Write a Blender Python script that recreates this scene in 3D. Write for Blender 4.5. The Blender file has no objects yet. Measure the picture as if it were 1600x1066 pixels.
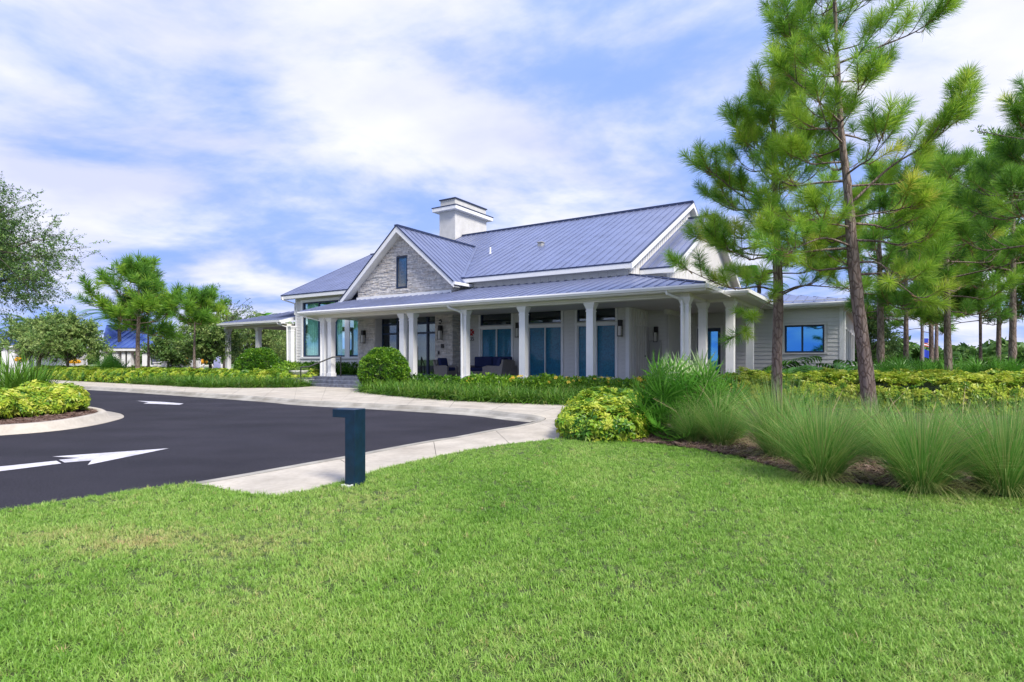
import bpy, bmesh, math, random
import numpy as np
from mathutils import Vector, Matrix, Euler
R_ = math.radians
S = bpy.context.scene
COL = S.collection

# ------------------------------------------------------------------ camera
H = 1.45
cam_d = bpy.data.cameras.new('camera'); cam = bpy.data.objects.new('camera', cam_d); COL.objects.link(cam)
cam.location = (0, 0, H); cam.rotation_euler = (R_(90), 0, 0)
cam_d.sensor_width = 36; cam_d.lens = 889 / 1600 * 36; cam_d.shift_y = 28 / 1600
cam_d.clip_start = 0.1; cam_d.clip_end = 3000
S.camera = cam

# ------------------------------------------------------------------ world, sun, exposure
SUN_EL, SUN_AZ = 46, 145          # azimuth clockwise from +Y
W = bpy.data.worlds.new('World'); S.world = W; W.use_nodes = True
nt = W.node_tree; nt.nodes.clear()
def N(t, **k):
    n = nt.nodes.new(t)
    for a, b in k.items(): setattr(n, a, b)
    return n
L = nt.links.new
out = N('ShaderNodeOutputWorld'); bg = N('ShaderNodeBackground')
sky = N('ShaderNodeTexSky', sky_type='NISHITA'); sky.sun_disc = False
sky.sun_elevation = R_(SUN_EL); sky.sun_rotation = R_(SUN_AZ); sky.air_density = 1.0; sky.dust_density = .4; sky.ozone_density = 2.5
tc = N('ShaderNodeTexCoord'); sep = N('ShaderNodeSeparateXYZ'); L(tc.outputs['Generated'], sep.inputs[0])
ab = N('ShaderNodeMath', operation='ABSOLUTE'); L(sep.outputs[2], ab.inputs[0])
ad = N('ShaderNodeMath', operation='ADD'); L(ab.outputs[0], ad.inputs[0]); ad.inputs[1].default_value = .22
dx = N('ShaderNodeMath', operation='DIVIDE'); L(sep.outputs[0], dx.inputs[0]); L(ad.outputs[0], dx.inputs[1])
dy = N('ShaderNodeMath', operation='DIVIDE'); L(sep.outputs[1], dy.inputs[0]); L(ad.outputs[0], dy.inputs[1])
cmb = N('ShaderNodeCombineXYZ'); L(dx.outputs[0], cmb.inputs[0]); L(dy.outputs[0], cmb.inputs[1])
mp = N('ShaderNodeMapping'); L(cmb.outputs[0], mp.inputs[0])
mp.inputs['Rotation'].default_value = (0, 0, R_(30)); mp.inputs['Scale'].default_value = (.85, 1.05, 1); mp.inputs['Location'].default_value = (1.4, 8.3, 0)
n1 = N('ShaderNodeTexNoise'); L(mp.outputs[0], n1.inputs[0]); n1.inputs['Scale'].default_value = 1.45; n1.inputs['Detail'].default_value = 7; n1.inputs['Roughness'].default_value = .56; n1.inputs['Distortion'].default_value = .25
r1 = N('ShaderNodeValToRGB'); L(n1.outputs[0], r1.inputs[0])
r1.color_ramp.elements[0].position = .37; r1.color_ramp.elements[0].color = (.22, .22, .22, 1)
r1.color_ramp.elements[1].position = .60; r1.color_ramp.elements[1].color = (1, 1, 1, 1)
r1.color_ramp.interpolation = 'EASE'
n2 = N('ShaderNodeTexNoise'); L(mp.outputs[0], n2.inputs[0]); n2.inputs['Scale'].default_value = 2.1; n2.inputs['Detail'].default_value = 5
r2 = N('ShaderNodeValToRGB'); L(n2.outputs[0], r2.inputs[0])
r2.color_ramp.elements[0].position = .35; r2.color_ramp.elements[0].color = (1.65, 1.76, 2.5, 1)
r2.color_ramp.elements[1].position = .66; r2.color_ramp.elements[1].color = (2.3, 2.33, 2.6, 1)
tint = N('ShaderNodeMixRGB', blend_type='MULTIPLY'); tint.inputs[0].default_value = 1; dk = N('ShaderNodeMixRGB', blend_type='DARKEN'); dk.inputs[0].default_value = 1; L(sky.outputs[0], dk.inputs[1]); dk.inputs[2].default_value = (.62, 1.15, 2.05, 1); L(dk.outputs[0], tint.inputs[1]); tint.inputs[2].default_value = (.80, .86, 1.22, 1)
mix = N('ShaderNodeMixRGB'); L(r1.outputs[0], mix.inputs[0]); L(tint.outputs[0], mix.inputs[1]); L(r2.outputs[0], mix.inputs[2])
L(mix.outputs[0], bg.inputs[0]); bg.inputs[1].default_value = .1; L(bg.outputs[0], out.inputs[0])
sd = bpy.data.lights.new('sun', 'SUN'); sun = bpy.data.objects.new('sun', sd); COL.objects.link(sun)
sd.energy = 1.15; sd.angle = R_(18); sd.color = (1, .95, .86)
d = Vector((math.sin(R_(SUN_AZ)) * math.cos(R_(SUN_EL)), math.cos(R_(SUN_AZ)) * math.cos(R_(SUN_EL)), math.sin(R_(SUN_EL))))
sun.rotation_euler = d.to_track_quat('Z', 'Y').to_euler()
sun.location = (20, -5, 30)
S.view_settings.view_transform = 'Standard'; S.view_settings.look = 'None'; S.view_settings.gamma = 1; S.view_settings.exposure = 2.15
S.view_settings.use_curve_mapping = False

# ------------------------------------------------------------------ helpers
F = 889.; HY = 561.; CX = 800.
def at(x, y, z=None, Y=None):
    """a measured direction in the photograph -> world point at a height or at a distance"""
    t = Y if Y is not None else (z - H) * F / (HY - y)
    return Vector(((x - CX) / F * t, t, H + (HY - y) / F * t))
rs = np.random.RandomState(7)

def tag(o, label=None, cat=None, group=None, kind=None):
    if label: o['label'] = label
    if cat: o['category'] = cat
    if group: o['group'] = group
    if kind: o['kind'] = kind
    return o
def empty(name, loc=(0, 0, 0), rz=0, **k):
    o = bpy.data.objects.new(name, None); COL.objects.link(o); o.location = loc; o.rotation_euler = (0, 0, rz); o.empty_display_size = .2
    return tag(o, **k)
def copy_tree(o, parent=None):
    c = o.copy(); COL.objects.link(c); c.parent = parent
    for ch in list(o.children): copy_tree(ch, c)
    return c

MATS = {}
def mat(name, col, rough=.6, metal=0., var=.0, vscale=4., bump=0., bscale=30., col2=None, spec=.5, coord='Object', stretch=(1, 1, 1), detail=4):
    m = bpy.data.materials.new(name); m.use_nodes = True; t = m.node_tree; b = t.nodes['Principled BSDF']
    b.inputs['Roughness'].default_value = rough; b.inputs['Metallic'].default_value = metal; b.inputs['Specular IOR Level'].default_value = spec
    c = (*col, 1)
    if var or col2 or bump:
        tx = t.nodes.new('ShaderNodeTexCoord'); mpn = t.nodes.new('ShaderNodeMapping'); t.links.new(tx.outputs[coord], mpn.inputs[0]); mpn.inputs['Scale'].default_value = stretch
    if var or col2:
        n = t.nodes.new('ShaderNodeTexNoise'); n.inputs['Scale'].default_value = vscale; n.inputs['Detail'].default_value = detail; t.links.new(mpn.outputs[0], n.inputs[0])
        r = t.nodes.new('ShaderNodeValToRGB'); t.links.new(n.outputs[0], r.inputs[0])
        a_ = c if col2 else tuple(x * (1 - var) for x in col) + (1,)
        b_ = (*col2, 1) if col2 else tuple(min(1, x * (1 + var)) for x in col) + (1,)
        r.color_ramp.elements[0].position = .32; r.color_ramp.elements[1].position = .68
        r.color_ramp.elements[0].color = a_; r.color_ramp.elements[1].color = b_
        t.links.new(r.outputs[0], b.inputs['Base Color'])
    else: b.inputs['Base Color'].default_value = c
    if bump:
        n = t.nodes.new('ShaderNodeTexNoise'); n.inputs['Scale'].default_value = bscale; n.inputs['Detail'].default_value = 6; t.links.new(mpn.outputs[0], n.inputs[0])
        bp = t.nodes.new('ShaderNodeBump'); bp.inputs['Strength'].default_value = bump; bp.inputs['Distance'].default_value = .02
        t.links.new(n.outputs[0], bp.inputs['Height']); t.links.new(bp.outputs[0], b.inputs['Normal'])
    MATS[name] = m
    return m
def leafmat(name, cols, rough=.45, transl=.3, spec=.35):
    """foliage: colour picked for each instance from a ramp by its 'tint'"""
    m = bpy.data.materials.new(name); m.use_nodes = True; t = m.node_tree; b = t.nodes['Principled BSDF']; o = t.nodes['Material Output']
    at_ = t.nodes.new('ShaderNodeAttribute'); at_.attribute_type = 'INSTANCER'; at_.attribute_name = 'tint'
    at2 = t.nodes.new('ShaderNodeAttribute'); at2.attribute_type = 'GEOMETRY'; at2.attribute_name = 'hue'
    add = t.nodes.new('ShaderNodeMath'); add.operation = 'ADD'; t.links.new(at_.outputs['Fac'], add.inputs[0]); t.links.new(at2.outputs['Fac'], add.inputs[1])
    r = t.nodes.new('ShaderNodeValToRGB'); t.links.new(add.outputs[0], r.inputs[0])
    e = r.color_ramp.elements
    while len(e) < len(cols): e.new(.5)
    for i, c in enumerate(cols): e[i].position = i / (len(cols) - 1); e[i].color = (*c, 1)
    t.links.new(r.outputs[0], b.inputs['Base Color']); b.inputs['Roughness'].default_value = rough; b.inputs['Specular IOR Level'].default_value = spec
    tr = t.nodes.new('ShaderNodeBsdfTranslucent'); t.links.new(r.outputs[0], tr.inputs[0])
    mx = t.nodes.new('ShaderNodeMixShader'); mx.inputs[0].default_value = transl
    t.links.new(b.outputs[0], mx.inputs[1]); t.links.new(tr.outputs[0], mx.inputs[2]); t.links.new(mx.outputs[0], o.inputs[0])
    MATS[name] = m
    return m

class MB:
    def __init__(s): s.v = []; s.f = []; s.mi = []; s.m = 0
    def add(s, vs, fs):
        o = len(s.v); s.v += [tuple(p) for p in vs]; s.f += [tuple(i + o for i in f) for f in fs]; s.mi += [s.m] * len(fs); return s
    def box(s, x0, x1, y0, y1, z0, z1):
        return s.add([(x0, y0, z0), (x1, y0, z0), (x1, y1, z0), (x0, y1, z0), (x0, y0, z1), (x1, y0, z1), (x1, y1, z1), (x0, y1, z1)],
                     [(0, 3, 2, 1), (4, 5, 6, 7), (0, 1, 5, 4), (1, 2, 6, 5), (2, 3, 7, 6), (3, 0, 4, 7)])
    def hexa(s, p):   # 8 points: bottom 4 then top 4
        return s.add(p, [(0, 3, 2, 1), (4, 5, 6, 7), (0, 1, 5, 4), (1, 2, 6, 5), (2, 3, 7, 6), (3, 0, 4, 7)])
    def extrude(s, poly, vec):
        n = len(poly); P = [Vector(p) for p in poly]; Q = [p + Vector(vec) for p in P]
        return s.add(P + Q, [tuple(range(n - 1, -1, -1)), tuple(range(n, 2 * n))] + [(i, (i + 1) % n, n + (i + 1) % n, n + i) for i in range(n)])
    def sweep(s, pts, rad, n=8, cap=True):
        pts = [Vector(p) for p in pts]; k = len(pts)
        rad = [rad] * k if isinstance(rad, (int, float)) else rad
        ref = Vector((0, 0, 1)); vs = []
        for i, p in enumerate(pts):
            t = (pts[min(i + 1, k - 1)] - pts[max(i - 1, 0)]).normalized()
            rf = ref if abs(t.dot(ref)) < .95 else Vector((1, 0, 0))
            a = t.cross(rf).normalized(); b = t.cross(a).normalized()
            for j in range(n):
                th = 2 * math.pi * j / n; vs.append(p + (a * math.cos(th) + b * math.sin(th)) * rad[i])
        fs = [(i * n + j, i * n + (j + 1) % n, (i + 1) * n + (j + 1) % n, (i + 1) * n + j) for i in range(k - 1) for j in range(n)]
        if cap: fs += [tuple(range(n - 1, -1, -1)), tuple(range((k - 1) * n, k * n))]
        return s.add(vs, fs)
    def lathe(s, prof, n=20, c=(0, 0, 0)):
        vs = [(c[0] + r * math.cos(2 * math.pi * j / n), c[1] + r * math.sin(2 * math.pi * j / n), c[2] + z) for r, z in prof for j in range(n)]
        k = len(prof)
        return s.add(vs, [(i * n + j, i * n + (j + 1) % n, (i + 1) * n + (j + 1) % n, (i + 1) * n + j) for i in range(k - 1) for j in range(n)] + [tuple(range(n - 1, -1, -1)), tuple(range((k - 1) * n, k * n))])
    def mesh(s, name, mats, smooth=False):
        me = bpy.data.meshes.new(name); me.from_pydata(s.v, [], s.f); me.update()
        for m_ in (mats if isinstance(mats, (list, tuple)) else [mats]): me.materials.append(m_)
        me.polygons.foreach_set('material_index', s.mi)
        if smooth: me.polygons.foreach_set('use_smooth', [True] * len(s.f))
        return me
    def build(s, name, mats, parent=None, smooth=False, bevel=0, **k):
        o = bpy.data.objects.new(name, s.mesh(name, mats, smooth)); COL.objects.link(o); o.parent = parent
        if bevel:
            b = o.modifiers.new('bevel', 'BEVEL'); b.width = bevel; b.segments = 2; b.limit_method = 'ANGLE'
        return tag(o, **k)
def link(me, name, parent=None, **k):
    o = bpy.data.objects.new(name, me); COL.objects.link(o); o.parent = parent
    return tag(o, **k)

# scatter: one object whose mesh holds a few tufts and loose points; geometry nodes put a tuft on every point
def make_scatter_group(K=4):
    g = bpy.data.node_groups.new('scatter', 'GeometryNodeTree')
    g.interface.new_socket('Geometry', in_out='INPUT', socket_type='NodeSocketGeometry')
    g.interface.new_socket('Geometry', in_out='OUTPUT', socket_type='NodeSocketGeometry')
    n = g.nodes; l = g.links.new
    gi = n.new('NodeGroupInput'); go = n.new('NodeGroupOutput')
    def attr(nm, ty):
        a = n.new('GeometryNodeInputNamedAttribute'); a.data_type = ty; a.inputs['Name'].default_value = nm; return a.outputs['Attribute']
    def sepk(k):
        c = n.new('FunctionNodeCompare'); c.data_type = 'INT'; c.operation = 'EQUAL'
        l(attr('tid', 'INT'), c.inputs[2]); c.inputs[3].default_value = k
        s = n.new('GeometryNodeSeparateGeometry'); s.domain = 'POINT'
        l(gi.outputs[0], s.inputs[0]); l(c.outputs[0], s.inputs['Selection']); return s.outputs[0]
    j = n.new('GeometryNodeJoinGeometry')
    for k in range(K):
        ti = n.new('GeometryNodeGeometryToInstance'); l(sepk(k), ti.inputs[0]); l(ti.outputs[0], j.inputs[0])
    mp_ = n.new('GeometryNodeMeshToPoints'); l(sepk(-1), mp_.inputs[0])
    ip = n.new('GeometryNodeInstanceOnPoints'); l(mp_.outputs[0], ip.inputs['Points']); l(j.outputs[0], ip.inputs['Instance'])
    ip.inputs['Pick Instance'].default_value = True
    l(attr('pidx', 'INT'), ip.inputs['Instance Index'])
    er = n.new('FunctionNodeEulerToRotation'); l(attr('prot', 'FLOAT_VECTOR'), er.inputs[0]); l(er.outputs[0], ip.inputs['Rotation'])
    l(attr('pscl', 'FLOAT_VECTOR'), ip.inputs['Scale'])
    l(ip.outputs[0], go.inputs[0])
    return g
SC = make_scatter_group()
def scatter_mesh(name, tufts, pts, rots, scl, tints, m):
    """tufts: 4 of (verts, faces, hue per vertex)"""
    V = []; Fc = []; tid = []; hue = []
    for k in range(4):
        v, f, h = tufts[k % len(tufts)]
        o = len(V); V += v; Fc += [tuple(i + o for i in q) for q in f]; tid += [k] * len(v); hue += list(h)
    n0 = len(V); n = len(pts)
    V += [tuple(p) for p in pts]
    me = bpy.data.meshes.new(name); me.from_pydata(V, [], Fc); me.update()
    me.materials.append(m)
    def at_(nm, ty, data, key='value'):
        a = me.attributes.new(nm, ty, 'POINT'); a.data.foreach_set(key, np.asarray(data).ravel())
    at_('tid', 'INT', np.array(tid + [-1] * n, dtype=np.int32))
    at_('hue', 'FLOAT', np.array(hue + [0] * n, dtype=np.float32))
    at_('pidx', 'INT', np.concatenate([np.zeros(n0), rs.randint(0, 4, n)]).astype(np.int32))
    at_('tint', 'FLOAT', np.concatenate([np.zeros(n0), tints]).astype(np.float32))
    sc = np.asarray(scl, dtype=np.float32)
    if sc.ndim == 1: sc = np.repeat(sc[:, None], 3, 1)
    at_('prot', 'FLOAT_VECTOR', np.concatenate([np.zeros((n0, 3)), np.asarray(rots).reshape(n, 3)]).astype(np.float32), 'vector')
    at_('pscl', 'FLOAT_VECTOR', np.concatenate([np.zeros((n0, 3)), sc]).astype(np.float32), 'vector')
    return me
def scatter(name, tufts, pts, rots, scl, tints, m, parent=None, **k):
    k.setdefault('kind', 'stuff')
    o = link(scatter_mesh(name, tufts, pts, rots, scl, tints, m), name, parent, **k)
    md = o.modifiers.new('scatter', 'NODES'); md.node_group = SC
    return o
def eul(dirs, spin=True):
    out_ = []
    for d_ in dirs:
        q = Vector(d_).to_track_quat('Z', 'Y')
        if spin: q = q @ Euler((0, 0, rs.uniform(0, 6.28))).to_quaternion()
        out_.append(tuple(q.to_euler()))
    return np.array(out_)
def blade(base, dirv, side, length, w, bend, segs=3, h0=0., h1=0.):
    """a strip bending over; returns verts, faces, hue"""
    base = Vector(base); dv = Vector(dirv).normalized(); sd_ = Vector(side).normalized(); v = []; f = []; h = []
    p = base.copy(); d_ = dv.copy(); st = length / segs
    for i in range(segs + 1):
        t = i / segs; ww = w * (1 - t) ** .7 if i < segs else 0
        if i < segs: v += [tuple(p - sd_ * ww / 2), tuple(p + sd_ * ww / 2)]; h += [h0 + (h1 - h0) * t] * 2
        else: v.append(tuple(p)); h.append(h1)
        d_ = (d_ + Vector((dv.x, dv.y, 0)) * bend * .5 - Vector((0, 0, 1)) * bend).normalized(); p = p + d_ * st
    for i in range(segs):
        a = 2 * i
        f.append((a, a + 1, a + 3, a + 2) if i < segs - 1 else (a, a + 1, a + 2))
    return v, f, h
def merge(parts):
    V = []; Fc = []; Hh = []
    for v, f, h in parts:
        o = len(V); V += v; Fc += [tuple(i + o for i in q) for q in f]; Hh += h
    return V, Fc, Hh
def inside(px, py, poly):
    px = np.asarray(px); py = np.asarray(py); r = np.zeros(px.shape, bool); n = len(poly); j = n - 1
    for i in range(n):
        xi, yi = poly[i][0], poly[i][1]; xj, yj = poly[j][0], poly[j][1]
        c = ((yi > py) != (yj > py)) & (px < (xj - xi) * (py - yi) / (yj - yi + 1e-12) + xi)
        r ^= c; j = i
    return r
def smooth_path(P, n):
    """Catmull-Rom through 2-D/3-D points, n points per span"""
    P = [np.array(p, float) for p in P]; o = []
    for i in range(len(P) - 1):
        p0, p1, p2, p3 = P[max(i - 1, 0)], P[i], P[i + 1], P[min(i + 2, len(P) - 1)]
        for k in range(n):
            t = k / n
            o.append(.5 * ((2 * p1) + (-p0 + p2) * t + (2 * p0 - 5 * p1 + 4 * p2 - p3) * t * t + (-p0 + 3 * p1 - 3 * p2 + p3) * t ** 3))
    o.append(P[-1]); return o

# ------------------------------------------------------------------ materials
CONC = mat('concrete', (.50, .455, .39), .85, var=.13, vscale=1.6, bump=.25, bscale=60, spec=.2)
CONC2 = mat('kerb_concrete', (.37, .35, .31), .85, var=.2, vscale=2.5, bump=.3, bscale=40, spec=.2)
JOINT = mat('joint_dirt', (.10, .085, .07), .95)
ASPH = mat('asphalt', (.031, .030, .040), .82, var=.22, vscale=.55, bump=.6, bscale=220, spec=.25, stretch=(.8, 1.2, 1), detail=9)
def speckle(m, sc, c1, c2, amt, lo=.45, hi=.62, stretch=(1, 1, 1)):
    """second, finer layer of colour over a material's own"""
    t = m.node_tree; b = t.nodes['Principled BSDF']; tx = t.nodes.new('ShaderNodeTexCoord'); mp_ = t.nodes.new('ShaderNodeMapping'); t.links.new(tx.outputs['Object'], mp_.inputs[0]); mp_.inputs['Scale'].default_value = stretch
    n = t.nodes.new('ShaderNodeTexNoise'); n.inputs['Scale'].default_value = sc; n.inputs['Detail'].default_value = 6; n.inputs['Roughness'].default_value = .65; t.links.new(mp_.outputs[0], n.inputs[0])
    r = t.nodes.new('ShaderNodeValToRGB'); r.color_ramp.elements[0].position = lo; r.color_ramp.elements[1].position = hi; r.color_ramp.elements[0].color = (*c1, 1); r.color_ramp.elements[1].color = (*c2, 1); t.links.new(n.outputs[0], r.inputs[0])
    mx = t.nodes.new('ShaderNodeMixRGB'); mx.blend_type = 'MULTIPLY'; mx.inputs[0].default_value = amt
    src = b.inputs['Base Color'].links[0].from_socket; t.links.new(src, mx.inputs[1]); t.links.new(r.outputs[0], mx.inputs[2]); t.links.new(mx.outputs[0], b.inputs['Base Color'])
speckle(ASPH, 55, (.45, .45, .5), (1.9, 1.8, 1.75), 1, .4, .66)
speckle(ASPH, .8, (.85, .85, .87), (1.14, 1.12, 1.1), 1, .36, .64, (.6, 1.3, 1))
speckle(CONC, .5, (.90, .88, .86), (1.03, 1.03, 1.02), 1, .34, .56); speckle(CONC, 12, (.92, .91, .90), (1.04, 1.04, 1.04), 1, .35, .6)
speckle(CONC2, .9, (.72, .70, .67), (1.05, 1.05, 1.05), 1, .35, .6)
PAINT = mat('road_paint', (.66, .64, .68), .7, var=.12, vscale=20, bump=.3, bscale=200)
speckle(PAINT, 26, (.16, .155, .18), (1, 1, 1), 1, .30, .40); speckle(PAINT, 3, (.7, .7, .72), (1, 1, 1), 1, .35, .55)
SOIL = mat('lawn_soil', (.06, .09, .02), .95, var=.4, vscale=8)
FARG = mat('far_grass', (.10, .16, .045), .95, var=.35, vscale=.2)
MULCH = mat('mulch_ground', (.10, .06, .045), .95, var=.45, vscale=14, bump=.8, bscale=50)
TRIM = mat('white_trim_paint', (.80, .795, .79), .5, var=.03, vscale=3)
BEAM = mat('cream_beam_paint', (.70, .68, .60), .55, var=.04, vscale=2)
SIDING = mat('grey_siding_paint', (.66, .645, .62), .6, var=.05, vscale=2.5, bump=.06, bscale=40, stretch=(1, 1, 6))
WALLM = mat('grey_wall_paint', (.55, .53, .50), .65, var=.04, vscale=2)
BATT = mat('pale_board_paint', (.70, .68, .65), .6, var=.04, vscale=3)
STUC = mat('chimney_stucco', (.60, .585, .56), .85, var=.06, vscale=3, bump=.3, bscale=60)
ROOF = mat('sky_tinted_metal_roof', (.27, .305, .455), .30, metal=.6, var=.10, vscale=1.2, bump=.03, bscale=9)  # grey metal; the blue of the reflected sky is put into its colour
ROOFD = mat('dark_roof_trim', (.035, .05, .11), .4, metal=.4)
NAVY = mat('navy_window_frame', (.012, .03, .075), .4)
SLATE = mat('slate_step', (.13, .14, .18), .6, var=.35, vscale=5, bump=.3, bscale=25)
BLACK = mat('black_metal', (.012, .012, .014), .45)
BRONZE = mat('dark_lantern_metal', (.018, .016, .014), .4, metal=.5)
LGLASS = mat('lantern_glass', (.55, .53, .48), .15)
CEIL = mat('porch_ceiling_paint', (.58, .56, .52), .6)
SHADE = mat('blue_window_shade', (.012, .17, .27), .6, var=.3, vscale=16, bump=.15, bscale=60)
CURT = mat('pale_green_curtain', (.66, .85, .78), .8, var=.1, vscale=3)
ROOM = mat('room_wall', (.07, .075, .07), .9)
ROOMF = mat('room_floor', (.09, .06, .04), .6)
NAVYC = mat('navy_cushion', (.008, .016, .075), .85, bump=.2, bscale=80)
WICK = mat('wicker', (.20, .18, .165), .75, var=.4, vscale=60, bump=.6, bscale=120, stretch=(1, 1, 3))
STONE = [mat('pale_ledge_stone', (.64, .605, .565), .85, var=.18, vscale=7, bump=.6, bscale=22),
         mat('buff_ledge_stone', (.55, .50, .445), .85, var=.18, vscale=7, bump=.6, bscale=22),
         mat('grey_ledge_stone', (.48, .465, .45), .85, var=.18, vscale=7, bump=.6, bscale=22)]
MORT = mat('stone_backing', (.33, .32, .30), .95)
BOLL = mat('navy_bollard_paint', (.002, .019, .048), .4, var=.3, vscale=9, bump=.05, bscale=50)
BLUEROOF = mat('bright_blue_roof', (.10, .17, .50), .4, metal=.3, var=.06, vscale=1)
YEL = mat('yellow_umbrella_fabric', (.75, .36, .015), .8, var=.08, vscale=6)
GALV = mat('panel_grey_metal', (.36, .355, .34), .5)
def bark(name, c1, c2, sc=9):
    m = mat(name, c1, .95, spec=.1); t = m.node_tree; b = t.nodes['Principled BSDF']
    tx = t.nodes.new('ShaderNodeTexCoord'); mp_ = t.nodes.new('ShaderNodeMapping'); t.links.new(tx.outputs['Object'], mp_.inputs[0]); mp_.inputs['Scale'].default_value = (1, 1, .32)
    nz = t.nodes.new('ShaderNodeTexNoise'); nz.inputs['Scale'].default_value = sc * .8; nz.inputs['Detail'].default_value = 5; t.links.new(mp_.outputs[0], nz.inputs[0])
    ad_ = t.nodes.new('ShaderNodeMixRGB'); ad_.inputs[0].default_value = .12; t.links.new(mp_.outputs[0], ad_.inputs[1]); t.links.new(nz.outputs['Color'], ad_.inputs[2])
    vo = t.nodes.new('ShaderNodeTexVoronoi'); vo.feature = 'DISTANCE_TO_EDGE'; vo.inputs['Scale'].default_value = sc * 1.6; t.links.new(ad_.outputs[0], vo.inputs[0])
    r = t.nodes.new('ShaderNodeValToRGB'); r.color_ramp.elements[0].position = .0; r.color_ramp.elements[1].position = .16
    r.color_ramp.elements[0].color = (*[x * .35 for x in c2], 1); r.color_ramp.elements[1].color = (*c1, 1); t.links.new(vo.outputs[0], r.inputs[0])
    mx = t.nodes.new('ShaderNodeMixRGB'); t.links.new(nz.outputs[0], mx.inputs[0]); t.links.new(r.outputs[0], mx.inputs[1]); mx.inputs[2].default_value = (*c2, 1)
    t.links.new(mx.outputs[0], b.inputs['Base Color'])
    bp = t.nodes.new('ShaderNodeBump'); bp.inputs['Strength'].default_value = 1; bp.inputs['Distance'].default_value = .05; t.links.new(r.outputs[0], bp.inputs['Height']); t.links.new(bp.outputs[0], b.inputs['Normal'])
    return m
BARK = bark('pine_bark', (.33, .275, .245), (.19, .135, .11))
OBARK = bark('oak_bark', (.17, .15, .13), (.09, .075, .06), 14)
LAWNM = leafmat('lawn_blade', [(0.108, 0.255, 0.027), (0.219, 0.419, 0.054), (0.339, 0.524, 0.108), (0.518, 0.507, 0.192), (0.714, 0.448, 0.287)], .4, .35)
PINEM = leafmat('pine_needle', [(0.063, 0.176, 0.033), (0.191, 0.400, 0.046), (0.451, 0.635, 0.071), (0.714, 0.707, 0.128), (0.395, 0.266, 0.114)], .45, .5)
MUHM = leafmat('ornamental_grass_blade', [(0.055, 0.187, 0.027), (0.119, 0.318, 0.049), (0.205, 0.413, 0.084), (0.409, 0.469, 0.155), (0.566, 0.525, 0.202)], .5, .3)
VARM = leafmat('variegated_leaf', [(0.030, 0.116, 0.014), (0.103, 0.256, 0.022), (0.287, 0.441, 0.036), (0.470, 0.557, 0.048), (0.614, 0.639, 0.108)], .35, .3)
BOXM = leafmat('clipped_shrub_leaf', [(0.022, 0.082, 0.010), (0.054, 0.163, 0.013), (0.135, 0.299, 0.019), (0.270, 0.435, 0.038)], .35, .25)
LIRM = leafmat('border_grass_blade', [(0.038, 0.115, 0.016), (0.091, 0.230, 0.019), (0.182, 0.344, 0.039), (0.365, 0.383, 0.104)], .4, .3)
OAKM = leafmat('oak_leaf', [(0.041, 0.100, 0.023), (0.089, 0.190, 0.038), (0.190, 0.312, 0.077), (0.335, 0.424, 0.134)], .45, .25)
PALMM = leafmat('palm_leaf', [(0.025, 0.115, 0.022), (0.064, 0.217, 0.022), (0.115, 0.306, 0.032), (0.255, 0.421, 0.097), (0.535, 0.637, 0.356)], .35, .3)
FLOW = leafmat('yellow_flower_petal', [(.70, .42, .02), (.80, .62, .10)], .6, .3)
CHIP = leafmat('mulch_chip', [(.07, .04, .03), (.15, .09, .07), (.24, .17, .14)], .9, 0)
STRAW = leafmat('dry_straw', [(.20, .12, .07), (.33, .23, .15), (.42, .33, .24)], .9, 0)
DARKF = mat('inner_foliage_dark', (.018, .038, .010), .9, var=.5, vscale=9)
def glass(name, tintc, refl, gcol=(.85, .95, 1), k=.8):
    m = bpy.data.materials.new(name); m.use_nodes = True; t = m.node_tree; t.nodes.clear()
    o = t.nodes.new('ShaderNodeOutputMaterial'); tr = t.nodes.new('ShaderNodeBsdfTransparent'); tr.inputs[0].default_value = (*tintc, 1)
    gl = t.nodes.new('ShaderNodeBsdfGlossy'); gl.inputs['Roughness'].default_value = .02; gl.inputs[0].default_value = (*gcol, 1)
    fr = t.nodes.new('ShaderNodeFresnel'); fr.inputs[0].default_value = 1.5
    ma = t.nodes.new('ShaderNodeMath'); ma.operation = 'MULTIPLY_ADD'; t.links.new(fr.outputs[0], ma.inputs[0]); ma.inputs[1].default_value = k; ma.inputs[2].default_value = refl
    mx = t.nodes.new('ShaderNodeMixShader'); t.links.new(ma.outputs[0], mx.inputs[0]); t.links.new(tr.outputs[0], mx.inputs[1]); t.links.new(gl.outputs[0], mx.inputs[2]); t.links.new(mx.outputs[0], o.inputs[0])
    return m
GLASS = glass('clear_window_glass', (.80, .93, .90), .0, k=.5)
GLASSC = glass('shaded_window_glass', (.97, .98, 1), .0, k=.22)
GLASSD = glass('dark_window_glass', (.35, .42, .42), .08)
GLASSB = glass('sky_tinted_glass', (.2, .4, .5), .5, (.16, .55, .95))  # blue sky reflection is coloured into the gloss tint

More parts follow.
